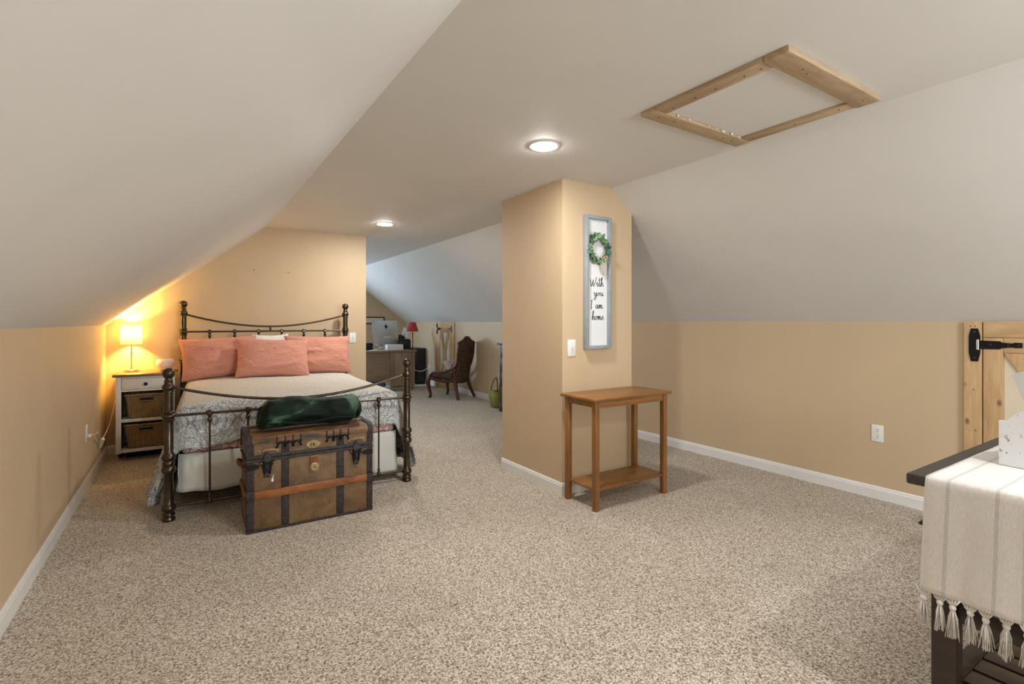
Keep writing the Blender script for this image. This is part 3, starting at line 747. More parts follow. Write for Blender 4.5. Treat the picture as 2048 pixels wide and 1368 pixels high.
# corner spades
def spade(x, s_):
    MB().prism([(x, .390), (x+s_*.048, .391), (x+s_*.062, .385), (x+s_*.070, .375), (x+s_*.060, .366), (x+s_*.045, .361), (x, .360)], -.005, -.001, 'xz').build('corner_spade', BLACK, tr)
spade(0, 1); spade(TW, -1)
for x, s_ in ((0, 1), (TW, -1)):
    MB().sphere((x+s_*.012, .004, .494), .014, 10, (1, .5, .8)).build('corner_cap', IRON, lid, 60)
# claw clamps under the lid slat
def claw(xs):
    mb = MB()
    for a, b_ in zip(xs, xs[1:]):
        m_ = (a+b_)/2; mb.tube(catmull([(a, -.006, .478), (a+.006, -.007, .492), (m_, -.008, .502), (b_-.006, -.007, .492), (b_, -.006, .478)], 5), .0042, 6)
    for a in xs: mb.sphere((a, -.006, .476), .0075, 8, (1, .6, 1)); mb.tube([(a, -.007, .495), (a, -.008, .516), (a, .004, .536)], .0038, 6)
    mb.build('claw_clamp', BLACK, lid, 60)
claw((.160, .204, .247, .290)); claw((.438, .478, .520, .567))
# lock plate and hasp
MB().prism([(.360+.034*math.cos(a)*(1.0+.25*abs(math.cos(a))**6), .468+.024*math.sin(a)) for a in [2*PI*i/28 for i in range(28)]], -.004, -.0005+.004, 'xz').build('lock_plate', BRASS, lid)
MB().lathe([(.0, -.004), (.012, -.004), (.016, 0), (.016, .004)], (.360, -.006, .468), 18, 'y').build('lock_collar', BRASS, lid, 40)
MB().lathe([(0, 0), (.006, 0), (.006, .002)], (.360, -.0115, .468), 12, 'y').build('keyhole', DARK, lid)
ha = bxp('hasp', RUST, tr, .341, .385, -.004, .003, .345, .395, .002)
bxp('hasp_edge', BRASS, ha, .339, .386, -.0065, -.004, .392, .397, .001)
MB().lathe([(0, -.002), (.020, -.002), (.022, 0), (.024, .0015), (.028, .002), (.029, .005), (.029, .009)], (.3665, -.007, .328), 24, 'y').build('hasp_disc', BRASS, ha, 40)
MB().lathe([(0, 0), (.004, 0), (.004, .002)], (.3665, -.0095, .328), 10, 'y').build('keyhole', DARK, ha)
def loop(x0, x1, z):
    MB().tube(catmull([(x0+.018, -.002, z), (x0+.035, -.012, z+.007), ((x0+x1)/2, -.016, z+.009), (x1-.035, -.012, z+.007), (x1-.018, -.002, z)], 6), .009, 8).build('leather_loop', LEATHER, lid, 60)
    for x in (x0+.012, x1-.012): MB().sphere((x, .003, z-.003), .012, 10, (1, .4, 1.1)).build('loop_end', BRASS, lid, 60)
loop(.058, .172, .460); loop(.565, .672, .464)
MB().sphere((.1355, .0035, .286), .007, 8, (.9, .15, 1.5)).build('paint_chip', WHITEP, tr)
MB().prism([(.133, .296), (.139, .297), (.143, .318), (.141, .318)], .0022, .0045, 'xz').build('paint_chip', WHITEP, tr)

def blanket():
    mb = MB(); bm = mb.bm; n, m_ = 60, 44; R = []
    for i in range(n+1):
        q = i/n; x = .555*q
        endk = min(1, min(q, 1-q)/.05)**.5
        row = []
        for j in range(m_):
            a = 2*PI*j/m_
            ry, rz = .112, .083
            k = .72+.28*endk
            sq = 1/((abs(math.cos(a))**2.6+abs(math.sin(a))**2.6)**(1/2.6))
            nz = .016*noise.noise((x*6, math.cos(a)*1.4, math.sin(a)*1.4))+.007*noise.noise((x*17, math.cos(a)*3, math.sin(a)*3))
            y = (ry*k*sq+nz)*math.cos(a)
            z = (rz*k*sq+nz)*math.sin(a)
            z = max(z, -.080)+.006*math.sin(q*5)
            row.append(bm.verts.new((x+.02*math.sin(a*1)+.01*noise.noise((a, q, 2)), y, z)))
        R.append(row)
    for A, B in zip(R, R[1:]):
        for j in range(m_): bm.faces.new((A[j], B[j], B[(j+1) % m_], A[(j+1) % m_]))
    # ends: concentric tucked-in folds (rolled layers)
    for row, s_ in ((R[0], -1), (R[-1], 1)):
        c = sum((v.co for v in row), Vector())/m_; prev = row
        for st_, push in ((.86, .012), (.74, -.010), (.60, .010), (.46, -.012), (.30, .006), (.15, -.012)):
            cur = [bm.verts.new(c+(v.co-c)*st_+Vector((s_*push, 0, 0))) for v in row]
            for j in range(m_): bm.faces.new((prev[j], prev[(j+1) % m_], cur[(j+1) % m_], cur[j]))
            prev = cur
        bm.faces.new(prev)
    t = thing('velvet_blanket', 'dark green velvet blanket rolled up on the trunk lid', 'blanket', (.378, 3.358, .648), -.02)
    mb.build('roll', VELVET, t, 180, sub=1)
    # the outer flap edge of the roll
    f = MB(); P = []
    for i in range(31):
        q = i/30; P.append((.02+.525*q, -.116+.012*math.sin(q*7), -.045+.010*math.sin(q*9+1)))
    f.tube(P, .0065, 8); f.build('flap_edge', VELVET, t, 180)
    # inner tail showing at the far end
    e = MB(); e.sphere((.575, .01, -.012), .062, 16, (.42, 1.0, .95)); e.build('inner_fold', VELVET, t, 180)
blanket()

# ------------------------------------------------------------------ nightstand and what is on it
NX, NYF, NYB, NZ = -.520, 5.44, 5.812, .752
ns = thing('nightstand', 'cream nightstand with brown top, one drawer and two open shelves', 'nightstand', (NX, NYF, 0))
W_, D_ = .465, NYB-NYF
bxp('top', NSTOP, ns, 0, W_, 0, D_, NZ-.022, NZ, .003)
for x0, x1 in ((.022, .060), (W_-.060, W_-.022)):
    bxp('front_stile', NSWHITE, ns, x0, x1, .014, .050, .073, NZ-.0225, .002)
    xs = x0+.006 if x0 < .2 else x0+.014
    bxp('side_panel', NSWHITE, ns, xs, xs+.018, .0505, D_-.006, .073, NZ-.0225, .001)
    MB().box(x0+.004, x0+.034, .19, .22, 0, .0725).build('leg', DARK, ns); MB().box(x0+.004, x0+.034, D_-.06, D_-.03, 0, .0725).build('leg', DARK, ns)
bxp('back_panel', NSWHITE, ns, .045, W_-.045, D_-.018, D_-.007, .078, NZ-.023, 0)
bxp('top_rail', NSWHITE, ns, .0605, W_-.0605, .016, .05, NZ-.036, NZ-.0225, .001)
bxp('drawer_rail', NSWHITE, ns, .0605, W_-.0605, .016, .05, .602, .618, .001)
dr = bxp('drawer', NSWHITE, ns, .063, W_-.063, .018, .30, .6205, NZ-.0385, .002)
MB().lathe([(0, -.014), (.010, -.013), (.0145, -.009), (.013, -.004), (.006, 0), (.006, .012)], (.2325, .008, .664), 18, 'y').build('knob', BLACK, dr, 60)
for z in (.338, .078): bxp('shelf', NSWHITE, ns, .0605, W_-.0605, .016, D_-.02, z, z+.024, .0015)
bxp('gap_shade_sheet', DARK, ns, .08, W_-.08, .19, .2, .0, .0725, 0)  # black sheet standing in for the shade in the gap below the carcass
def basket(z0, dx, label, h=.205):
    t = thing('wicker_basket', label, 'basket', (NX+.2325+dx, NYF+.025, z0), 0, 'wicker baskets in the nightstand')
    bw, tw, dp = .132, .155, .27
    def body(nm, o0, o1):
        mb = MB(); bm = mb.bm
        def rg(k, z, ins):
            x = bw+(tw-bw)*k-ins; y0_, y1_ = .022-.022*k+ins, dp-.02+.02*k-ins; r = .03; P = []
            for cx, cy, a0 in ((x-r, y1_-r, 0), (-x+r, y1_-r, PI/2), (-x+r, y0_+r, PI), (x-r, y0_+r, 3*PI/2)):
                for i in range(5): a = a0+PI/2*i/4; P.append(bm.verts.new((cx+r*math.cos(a), cy+r*math.sin(a), z)))
            return P
        rings = [rg(0, .002, .012)]+[rg(k/14, .002+h*k/14, .002*(k % 2)) for k in range(15)]+[rg(1, h, .012), rg(.05, .012, .014)]
        for A, B in zip(rings, rings[1:]):
            n = len(A)
            for i in range(n): bm.faces.new((A[i], A[(i+1) % n], B[(i+1) % n], B[i]))
        bm.faces.new(rings[0]); bm.faces.new(rings[-1])
        return mb.build(nm, WICKER, t, 180)
    body('body', 0, 1)
    # plaited rim
    r = .03; P = []
    for cx, cy, a0 in ((tw-r, dp-r, 0), (-tw+r, dp-r, PI/2), (-tw+r, r, PI), (tw-r, r, 3*PI/2)):
        for i in range(7): a = a0+PI/2*i/6; P.append((cx+r*math.cos(a), cy+r*math.sin(a), h))
    Q = []
    for A, B in zip(P, P[1:]+P[:1]):
        n = max(1, int((Vector(B)-Vector(A)).length/.012))
        for i in range(n): Q.append(Vector(A).lerp(Vector(B), i/n))
    MB().tube(Q, [.0085+.0022*((i % 2)) for i in range(len(Q))], 8, closed=True).build('rim', WICKER, t, 180)
    # handle opening with a bound edge
    y = -.002
    hh = MB().box(-.045, .045, y-.004, y+.012, h-.052, h-.022, .004).build('handle_opening', DARK, t)
    MB().tube([(-.047, y-.003, h-.053), (.047, y-.003, h-.053), (.047, y-.003, h-.021), (-.047, y-.003, h-.021)], .0055, 8, closed=True).build('handle_binding', WICKER, t, 60)
    for x in (-tw+.02, tw-.02): MB().tube([(x*.86, .02, .01), (x, .004, h)], .007, 8).build('corner_post', WICKER, t, 60)
basket(.363, .004, 'brown woven basket with a handle slot on the upper nightstand shelf')
basket(.103, .0, 'brown woven basket with a handle slot on the lower nightstand shelf')
# lamp
LX, LY = -.408, 5.725
la = thing('table_lamp', 'lit table lamp with white drum shade and brushed nickel stem', 'lamp', (LX, LY, NZ+.0005))
MB().lathe([(0, 0), (.054, 0), (.055, .003), (.055, .017), (.052, .020), (.010, .022), (0, .022)], (0, 0, 0), 40).build('base', STEEL, la, 40)
MB().tube([(0, 0, .02), (0, 0, .30)], .0065, 12).build('stem', STEEL, la, 60)
mb = MB(); bm = mb.bm
for k in range(48):
    a, a2 = 2*PI*k/48, 2*PI*(k+1)/48; r0, r1, z0, z1 = .081, .080, .250, .432
    bm.faces.new([bm.verts.new((r*math.cos(q), r*math.sin(q), z)) for r, q, z in ((r0, a, z0), (r0, a2, z0), (r1, a2, z1), (r1, a, z1))])
bmesh.ops.remove_doubles(bm, verts=list(bm.verts), dist=1e-5)
sh = mb.build('shade', SHADE, la, 180); md = sh.modifiers.new('thickness', 'SOLIDIFY'); md.thickness = .0012
for k in range(3):
    a = 2*PI*k/3; MB().tube([(0, 0, .412), (.079*math.cos(a), .079*math.sin(a), .424)], .0018, 6).build('spider_arm', STEEL, sh)
bu = MB().sphere((0, 0, .350), .019, 16, (1, 1, 1.2)).build('bulb', BULB, la, 180)
pl = bpy.data.lights.new('lamp_bulb_light', 'POINT'); pl.energy = 44; pl.color = (1.0, .60, .125); pl.shadow_soft_size = .03
plo = bpy.data.objects.new('lamp_bulb_light', pl); COL.objects.link(plo); plo.location = (LX, LY, NZ+.352)
# bowl
bo = MB().lathe([(0, .002), (.030, .0), (.034, .006), (.058, .028), (.072, .055), (.074, .075), (.069, .095), (.058, .110), (.053, .111), (.062, .094), (.067, .075), (.065, .056), (.052, .032), (0, .012)], (0, 0, 0), 40).build('ceramic_bowl', CERAM, None, 180)
bo.location = (-.155, 5.690, NZ+.0005); tag(bo, 'round white textured ceramic bowl on the nightstand', 'bowl')
# lamp cord and plug
cp = thing('lamp_cord', 'beige lamp cord with inline plug, from the outlet to the nightstand', 'cord', (XL, 4.74, .40))
c0 = Vector((XL, 4.74, .40))
pts = catmull([Vector(p)-c0 for p in ((-.575, 4.742, .379), (-.550, 4.80, .377), (-.560, 4.93, .372), (-.572, 5.02, .335), (-.575, 5.12, .285), (-.578, 5.23, .255))], 8)
MB().tube(pts, .0042, 6).build('cord', TWINE, cp, 180)
MB().box(.009, .030, -.012, .012, -.034, -.010, .004).build('wall_plug', NSWHITE, cp, 40)
MB().box(-.013, .013, -.014, .014, -.045, .045, .006, rot=Matrix.Rotation(.5, 3, 'X') @ Matrix.Rotation(.3, 3, 'Y'), piv=(0, 0, 0)).build('inline_plug', WHITEP, cp, 40, loc=(.026, .555, -.185))
pts = catmull([Vector(p)-c0 for p in ((-.572, 5.31, .235), (-.560, 5.40, .27), (-.545, 5.55, .33), (-.535, 5.70, .42), (-.528, 5.79, .50))], 8)
MB().tube(pts, .0042, 6).build('cord', TWINE, cp, 180)

# ------------------------------------------------------------------ framed sign with wreath on the column
SX0, SX1, SZ0, SZ1 = 2.389, 2.630, 1.010, 1.968
sg = thing('framed_sign', 'tall white sign in a blue-grey frame with leafy wreath and script lettering', 'sign', (SX0, CY0, SZ0))
sw, sh_ = SX1-SX0, SZ1-SZ0; fd = .040
bxp('frame_rail', GREYFR, sg, 0, .024, -fd, -.001, 0, sh_, .002); bxp('frame_rail', GREYFR, sg, sw-.024, sw, -fd, -.001, 0, sh_, .002)
bxp('frame_rail', GREYFR, sg, .0245, sw-.0245, -fd, -.001, 0, .024, .002); bxp('frame_rail', GREYFR, sg, .0245, sw-.0245, -fd, -.001, sh_-.024, sh_, .002)
board = bxp('board', SIGNW, sg, .0245, sw-.0245, -.016, -.002, .0245, sh_-.0245, 0)
# brush lettering: strokes in letter units (x right, y up)
GL = {
 'W': (1.15, [[(.0, .95), (.10, .55), (.14, .05), (.22, .02), (.42, .45), (.56, .85), (.50, .45), (.56, .05), (.66, .05), (.92, .55), (1.12, 1.12), (1.02, 1.15)]]),
 'i': (.34, [[(.0, .28), (.12, .55), (.10, .12), (.18, .0), (.36, .18)], [(.17, .80), (.19, .82)]]),
 't': (.40, [[(.0, .15), (.14, .45), (.24, 1.15), (.16, .45), (.18, .03), (.30, .02), (.42, .2)], [(-.05, .80), (.48, .90)]]),
 'h': (.55, [[(.0, .18), (.22, .75), (.30, 1.10), (.24, 1.18), (.16, .85), (.08, .0), (.20, .42), (.36, .52), (.38, .25), (.40, .04), (.60, .16)]]),
 'y': (.50, [[(.0, .38), (.08, .52), (.06, .18), (.14, .04), (.28, .20), (.38, .52), (.34, .10), (.26, -.40), (.10, -.55), (.04, -.38), (.22, -.10), (.52, .15)]]),
 'o': (.48, [[(.28, .48), (.12, .44), (.02, .20), (.12, .02), (.28, .10), (.36, .36), (.26, .50), (.30, .36), (.52, .38)]]),
 'u': (.52, [[(.0, .36), (.08, .52), (.06, .18), (.14, .03), (.28, .18), (.38, .52), (.34, .16), (.42, .03), (.56, .16)]]),
 'I': (.46, [[(.22, 1.05), (.18, .50), (.13, .0)], [(.04, 1.02), (.42, 1.10)], [(-.06, -.03), (.30, .03)]]),
 'a': (.52, [[(.34, .44), (.18, .50), (.03, .24), (.10, .03), (.24, .14), (.38, .48), (.34, .16), (.40, .03), (.56, .2)]]),
 'm': (.74, [[(.0, .34), (.08, .50), (.05, .02), (.14, .36), (.27, .50), (.27, .04), (.36, .36), (.49, .50), (.49, .14), (.56, .02), (.74, .22)]]),
 'e': (.44, [[(.0, .18), (.20, .28), (.30, .42), (.20, .50), (.06, .30), (.10, .06), (.24, .02), (.48, .22)]]),
 ' ': (.38, [])}
def lettering(text, cx, z, h, wtot):
    adv = sum(GL[c][0] for c in text); x = 0
    for c in text:
        wd, strokes = GL[c]
        if strokes:
            mb = MB()
            for st in strokes:
                pts = catmull([Vector((p[0], 0, p[1])) for p in st], 7); n = len(pts); Q = []; rr = []
                for i, p in enumerate(pts):
                    Q.append((cx-wtot/2+(x+p.x)/adv*wtot, 0, z+p.z*h))
                    dz = abs(pts[min(i+1, n-1)].z-pts[max(i-1, 0)].z); dx = abs(pts[min(i+1, n-1)].x-pts[max(i-1, 0)].x)
                    rr.append(.0016+.0020*dz/(dz+dx+1e-4))
                mb.tube(Q, rr, 6)
            for v in mb.bm.verts: v.co.y = -.0163+v.co.y*.22
            mb.build('letter', INK, board, 180)
        x += wd
def zl_(z): return z-SZ0
lettering('With', .118, zl_(1.462), .056, .128)
lettering('you', .136, zl_(1.392), .050, .092)
lettering('I am', .116, zl_(1.300), .056, .124)
lettering('home', .128, zl_(1.218), .056, .116)
wr_c = Vector((.116, -.040, zl_(1.728))); wr_r = .066
wreath = MB().tube([(wr_c.x+wr_r*math.cos(2*PI*i/40)*(1+.06*math.sin(5*i)), wr_c.y+.004*math.sin(i*1.7), wr_c.z+wr_r*1.22*math.sin(2*PI*i/40)*(1+.06*math.sin(3*i))) for i in range(40)], .004, 6, closed=True).build('wreath', TWIG, sg, 180)
lm = MB(); bm = lm.bm   # one leaf, along +x, cupped
L_ = [(0, 0), (.25, .30), (.55, .40), (.82, .28), (1, 0)]
mid = [bm.verts.new((x, 0, -.10*math.sin(x*PI))) for x, _ in L_]
lf = [bm.verts.new((x, y, .02)) for x, y in L_[1:-1]]; rt = [bm.verts.new((x, -y, .02)) for x, y in L_[1:-1]]
for sd in (lf, rt):
    bm.faces.new((mid[0], mid[1], sd[0]))
    for i in range(2): bm.faces.new((mid[i+1], mid[i+2], sd[i+1], sd[i]))
    bm.faces.new((mid[3], mid[4], sd[2]))
leaf0 = lm.build('leaf', LEAFA, wreath, 180)
leaf_meshes = [leaf0.data]
for mm in (LEAFB, LEAFC):
    d2_ = leaf0.data.copy(); d2_.materials[0] = mm; leaf_meshes.append(d2_)
rl = random.Random(11)
for k in range(74):
    a = 2*PI*k/74+rl.uniform(-.1, .1)
    if k == 0: o = leaf0
    else:
        o = bpy.data.objects.new('leaf', leaf_meshes[rl.choice((0, 0, 1, 1, 2))]); COL.objects.link(o); o.parent = wreath
    rr = wr_r+rl.uniform(-.014, .012)
    o.location = wr_c+Vector((rr*math.cos(a), rl.uniform(-.014, .006), 1.22*rr*math.sin(a)))
    dirn = a+rl.choice((-1, 1))*rl.uniform(.1, 1.5)
    q = Matrix.Rotation(-dirn, 4, 'Y') @ Matrix.Rotation(rl.uniform(-.6, .6), 4, 'Z') @ Matrix.Rotation(PI/2+rl.uniform(-.8, .8), 4, 'X')
    o.rotation_euler = q.to_euler(); s_ = rl.uniform(.032, .050); o.scale = (s_, s_, s_)
for (dx, e) in ((-.006, (.004, .0, -.115)), (.010, (.034, .0, -.125))):
    MB().tube(catmull([wr_c+Vector((.03+dx, -.012, -.058)), wr_c+Vector((.028+dx+e[0]*.3, -.016, -.09)), wr_c+Vector((.030+e[0], -.004, -.058+e[2]))], 8), .0040, 6).build('twine_tail', TWINE, wreath, 180)
for s_ in (-1, 1):
    MB().tube(catmull([wr_c+Vector((.032, -.014, -.060)), wr_c+Vector((.032+s_*.022, -.022, -.048)), wr_c+Vector((.032+s_*.026, -.020, -.068)), wr_c+Vector((.032, -.014, -.064))], 6), .0032, 6).build('twine_loop', TWINE, wreath, 180)

# ------------------------------------------------------------------ console table by the column
ct = thing('console_table', 'narrow honey-brown wooden console table with a lower shelf', 'table', (2.150, 2.370, 0))
CW, CD, CH = .725, .348, .718
def legc(x, y): bxp('leg', HONEYZ, ct, x, x+.036, y, y+.036, 0, CH-.0205, .003)
for x in (.026, CW-.062):
    for y in (.020, CD-.054): legc(x, y)
bxp('top', HONEY, ct, 0, CW, 0, CD, CH-.020, CH, .005)
bxp('apron', HONEY, ct, .0625, CW-.0625, .026, .044, CH-.062, CH-.0205, .002); bxp('apron', HONEY, ct, .0625, CW-.0625, CD-.048, CD-.030, CH-.062, CH-.0205, .002)
for x in (.032, CW-.050): bxp('apron', HONEY, ct, x, x+.018, .0565, CD-.0545, CH-.062, CH-.0205, .002)
bxp('apron_bead', HONEY, ct, .0625, CW-.0625, .0225, .0258, CH-.066, CH-.058, .001)
bxp('shelf', HONEY, ct, .040, CW-.040, .0565, CD-.0545, .122, .140, .002)
bxp('shelf_edge', HONEY, ct, .0625, CW-.0625, .030, .0563, .122, .140, .002)

# ------------------------------------------------------------------ dark table with runner and crate, by the pine door
TZ = .75
dt = thing('dark_table', 'dark wood table with a low slatted shelf, draped with a linen runner', 'table', (1.815, .63, 0))
bxp('top', ESPTOP, dt, 0, 1.40, -.62, 0, TZ-.032, TZ, .006)
for x in (.045, 1.30):
    for y in (-.105, -.575): bxp('leg', ESPRESSO, dt, x, x+.058, y, y+.058, 0, TZ-.0325, .003)
for x in (.060, 1.315): bxp('end_rail', ESPRESSO, dt, x, x+.028, -.5165, -.1055, TZ-.11, TZ-.0325, .002)
for x in (.055, 1.31): bxp('end_stretcher', ESPRESSO, dt, x, x+.038, -.5165, -.1055, .335, .385, .002)
for y in (-.090, -.560): bxp('side_rail', ESPRESSO, dt, .1035, 1.2995, y, y+.028, TZ-.11, TZ-.0325, .002)
for y in (-.100, -.570): bxp('shelf_rail', ESPRESSO, dt, .1035, 1.2995, y, y+.045, .105, .150, .002)
for k in range(13):
    x = .110+.0915*k; bxp('shelf_slat', ESPRESSO, dt, x, x+.078, -.5245, -.1005, .128, .146, .002)
# runner
def runner():
    mb = MB(); bm = mb.bm; uvl = bm.loops.layers.uv.new('UVMap')
    yA, yB = -.051, -.43      # across (table local y), far edge to near edge
    hang, R = .332, .010; Lt = 1.2
    nv = 40; G = []; params = []
    Vs = [-hang+hang*i/24 for i in range(24)]+[Lt*i/24 for i in range(25)]
    Us = [(yA-yB)*i/nv for i in range(nv+1)]
    for u in Us:
        row = []
        for v in Vs:
            y = yA-u
            if v >= 0: p = Vector((v-.004, y, TZ+.003+.0012*noise.noise((v*8, u*9, 0))))
            else:
                d = -v
                if d < R*PI/2: a = d/R; p = Vector((-.004-R*math.sin(a)*.5, y, TZ+.003-R*(1-math.cos(a))))
                else:
                    w__ = .006*math.sin(u*26+.5)*(d/hang)+.006*noise.noise((u*9, d*5, 3))*(d/hang)
                    p = Vector((-.009-.006*(d/hang)-abs(w__), y-.0*d, TZ+.003-R-(d-R*PI/2)))
                    p.y += (.010*(d/hang) if u < .001 else .010*(d/hang)*(1-u/.378))
            row.append(bm.verts.new(p))
        G.append(row)
    for i in range(nv):
        for j in range(len(Vs)-1):
            f = bm.faces.new((G[i][j], G[i+1][j], G[i+1][j+1], G[i][j+1]))
            for lp, (ii, jj) in zip(f.loops, ((i, j), (i+1, j), (i+1, j+1), (i, j+1))): lp[uvl].uv = (Us[ii], Vs[jj])
    t = thing('table_runner', 'off-white linen runner with grey stripes and knotted tassels over the dark table', 'table runner', (1.815, .63, 0))
    o = mb.build('cloth', LINEN, t, 180); md = o.modifiers.new('thickness', 'SOLIDIFY'); md.thickness = .0016; md.offset = 1
    hz = TZ+.003-R-(hang-R*PI/2)
    rt_ = random.Random(3)
    for k in range(11):
        y = yA+.006-.0365*k+rt_.uniform(-.008, .008); x = -.016+rt_.uniform(-.003, .002)
        kz = hz-.020+rt_.uniform(-.004, .004)
        tl = MB()
        for s_ in (-1, -.5, 0, .5, 1): tl.tube([(x, y+s_*.016, hz+.003), (x-.002, y+s_*.009, hz-.010), (x, y, kz)], .0028, 5)
        tl.sphere((x, y, kz-.003), .0085, 8, (1, 1, 1.1)); q = tl.build('tassel', TASSEL, t, 180)
        sk = MB(); ln_ = rt_.uniform(.076, .095)
        for s_ in range(34):
            a = rt_.uniform(0, 2*PI); r = rt_.uniform(.2, 1)*.015
            bx, by = rt_.uniform(-.003, .002), rt_.uniform(-.006, .006)
            sk.tube([(x+.003*math.cos(a), y+.003*math.sin(a), kz-.006), (x+r*.75*math.cos(a), y+r*.75*math.sin(a), kz-.030), (x+r*math.cos(a)+bx, y+r*math.sin(a)+by, kz-ln_*rt_.uniform(.85, 1.05))], [.0012, .0013, .0009], 4)
        sk.build('threads', TASSEL, q, 180)['kind'] = 'stuff'
runner()
cr = thing('magazine_crate', 'distressed white wooden crate with an arched end standing on the runner', 'crate', (2.140, .500, TZ+.006), math.radians(-8))
# local: arched end panel in the y-z plane (y runs toward -y), long sides along +x
def arch(y): 
    q = -y/.20
    return .138+ (.052*math.sin(max(0, min(1, (q-.10)/.80))*PI)**.8 if .10 < q < .90 else 0)
poly = [(0, 0)]+[(-.20*i/24, arch(-.20*i/24)) for i in range(25)]+[(-.20, 0)]
for x in (0, .30):
    MB().prism(poly, x, x+.014, 'yz', .0015).build('end_panel', TOTE, cr, 40)
for y in (-.0005, -.1875):
    for z0, z1 in ((.002, .062), (.066, .124)): bxp('side_board', TOTE, cr, .0145, .2995, y-.012, y, z0, z1, .0015)
bxp('bottom_board', TOTE, cr, .0145, .2995, -.187, -.013, .002, .012, .001)
for y in (-.02, -.18):
    for z in (.04, .085): MB().sphere((-.0002, y, z), .0018, 8, (.4, 1, 1)).build('nail', TWIG, cr)
rm = random.Random(5)
mags = [('white magazine with a blue spine standing in the crate, leaning against its end', PAPER), ('pale grey magazine standing second in the white crate', MAG), ('white magazine with grey print standing third in the crate', PAPER), ('thick pale magazine standing fourth in the white crate', MAG)]
for k, (lb, mm) in enumerate(mags):
    mg = thing('magazine', lb, 'magazine', cr.matrix_world @ Vector((0, 0, 0)) if False else (2.140, .500, TZ+.006), math.radians(-8), 'magazines in the white crate')
    x = .078+.034*k
    R3 = Matrix.Rotation(math.radians(-14-3*k), 3, 'Y') @ Matrix.Rotation(math.radians(-14+2*k), 3, 'X')
    MB().box(x, x+.006+.002*k, -.178, -.098+.002*k, .016, .300+.006*(k % 3), .001, rot=R3, piv=(x, -.098, .016)).build('pages', PAPER, mg)
    MB().box(x-.0012, x-.0002, -.179, -.096+.002*k, .016, .302+.006*(k % 3), 0, rot=R3, piv=(x, -.098, .016)).build('cover', mm, mg)
# small unidentified black object, built as a wedge, on the carpet beside the table
wd = MB().prism([(0, 0), (.16, 0), (.16, .05), (.10, .055), (.0, .012)], -.05, .05, 'xz', .004).build('black_wedge', BLACKP, None, 40)
wd.location = (3.65, 1.17, 0); wd.rotation_euler.z = -.5; tag(wd, 'small black wedge on the carpet near the right knee wall', 'unidentified object')

# ------------------------------------------------------------------ far end of the attic: desk and its things
DX0, DX1, DY0, DY1, DZ = 2.05, 3.475, 8.49, 9.08, .714
dk = thing('writing_desk', 'grey-washed oak desk with panelled back and tapered feet', 'desk', (DX0, DY0, 0))
dw, dd = DX1-DX0, DY1-DY0
bxp('top', OAK, dk, 0, dw, 0, dd, DZ-.034, DZ, .004)
def tleg(x0, x1, y0, y1, taper):
    mb = MB(); mb.prism([(x0, DZ-.0345), (x1, DZ-.0345), (x1, .10), (x1-(taper if taper > 0 else 0), 0), (x0-(taper if taper < 0 else 0), 0), (x0, .10)], y0, y1, 'xz', .001); mb.build('leg', OAKZ, dk)
lx = dw-.083
tleg(lx, lx+.046, .012, .055, .014); tleg(lx, lx+.046, dd-.055, dd-.012, .014)
tleg(.941, .985, .012, .055, .012); tleg(.941, .985, dd-.055, dd-.012, .012)
tleg(.04, .086, .012, .055, -.014); tleg(.04, .086, dd-.055, dd-.012, -.014)
bxp('back_panel', OAK, dk, .087, .940, .024, .042, .19, DZ-.0345, .001)
bxp('pedestal', OAKZ, dk, .986, lx-.001, .020, dd-.015, .088, DZ-.0345, .002)
bxp('pedestal_rail', OAK, dk, .986, lx-.001, .014, .0195, .085, .125, .001)
bg = MB(); bg.sphere((0, 0, .10), .16, 18, (1.25, .6, .62))
for v in bg.bm.verts:
    n_ = noise.noise(v.co*9); v.co += v.co.normalized()*.03*n_; v.co.z = max(v.co.z, 0)
bgo = bg.build('blue_bag', BLUEBAG, None, 180); bgo.location = (2.80, 8.74, 0); tag(bgo, 'slumped blue fabric bag on the floor under the desk', 'bag')
o = MB().box(-.11, .11, -.06, .06, 0, .055, .004).build('white_carton', PAPER, None, 40); o.location = (3.18, 8.72, 0)
tag(o, 'flat white carton on the floor under the desk pedestal', 'box')
# monitor
im = thing('desktop_computer', 'silver all-in-one computer seen from behind, dark logo on its back', 'computer', (3.02, 8.84, DZ+.0005), math.radians(16))
RX = Matrix.Rotation(math.radians(-5), 3, 'X')
mb = MB(); bm = mb.bm; G = []
for i in range(17):
    row = []
    for j in range(13):
        u, v_ = i/16*2-1, j/12*2-1
        row.append(bm.verts.new((u*.264, -.004-.030*(1-abs(u)**2.2)*(1-abs(v_)**2.2), .295+v_*.225)))
    G.append(row)
for i in range(16):
    for j in range(12): bm.faces.new((G[i][j], G[i+1][j], G[i+1][j+1], G[i][j+1]))
for v in bm.verts: v.co = Vector((0, 0, .29))+RX @ (v.co-Vector((0, 0, .29)))
sbk = mb.build('back_shell', SILVER, im, 180)
MB().box(-.264, .264, -.004, .006, .07, .52, .002, rot=RX, piv=(0, 0, .29)).build('screen', BLACKP, im, 40)
MB().prism([(-.034, .012), (-.05, .008), (-.062, .22), (-.044, .235), (-.030, .22), (-.024, .05), (.02, .008), (.04, .008), (.04, 0), (-.11, 0), (-.11, .008)], -.07, .07, 'yz', .001).build('stand', SILVER, im)
apple = [(.0, .030), (.010, .034), (.021, .030), (.026, .022), (.019, .014), (.018, .002), (.027, -.007), (.020, -.024), (.010, -.031), (.0, -.027), (-.010, -.031), (-.021, -.022), (-.028, -.002), (-.026, .018), (-.018, .031), (-.008, .033)]
lg = MB(); lg.prism([(x, .408+z) for x, z in apple], -.0335, -.0300, 'xz'); lg.prism([(.0, .447), (.003, .456), (.011, .465), (.011, .456), (.006, .448)], -.0305, -.0285, 'xz')
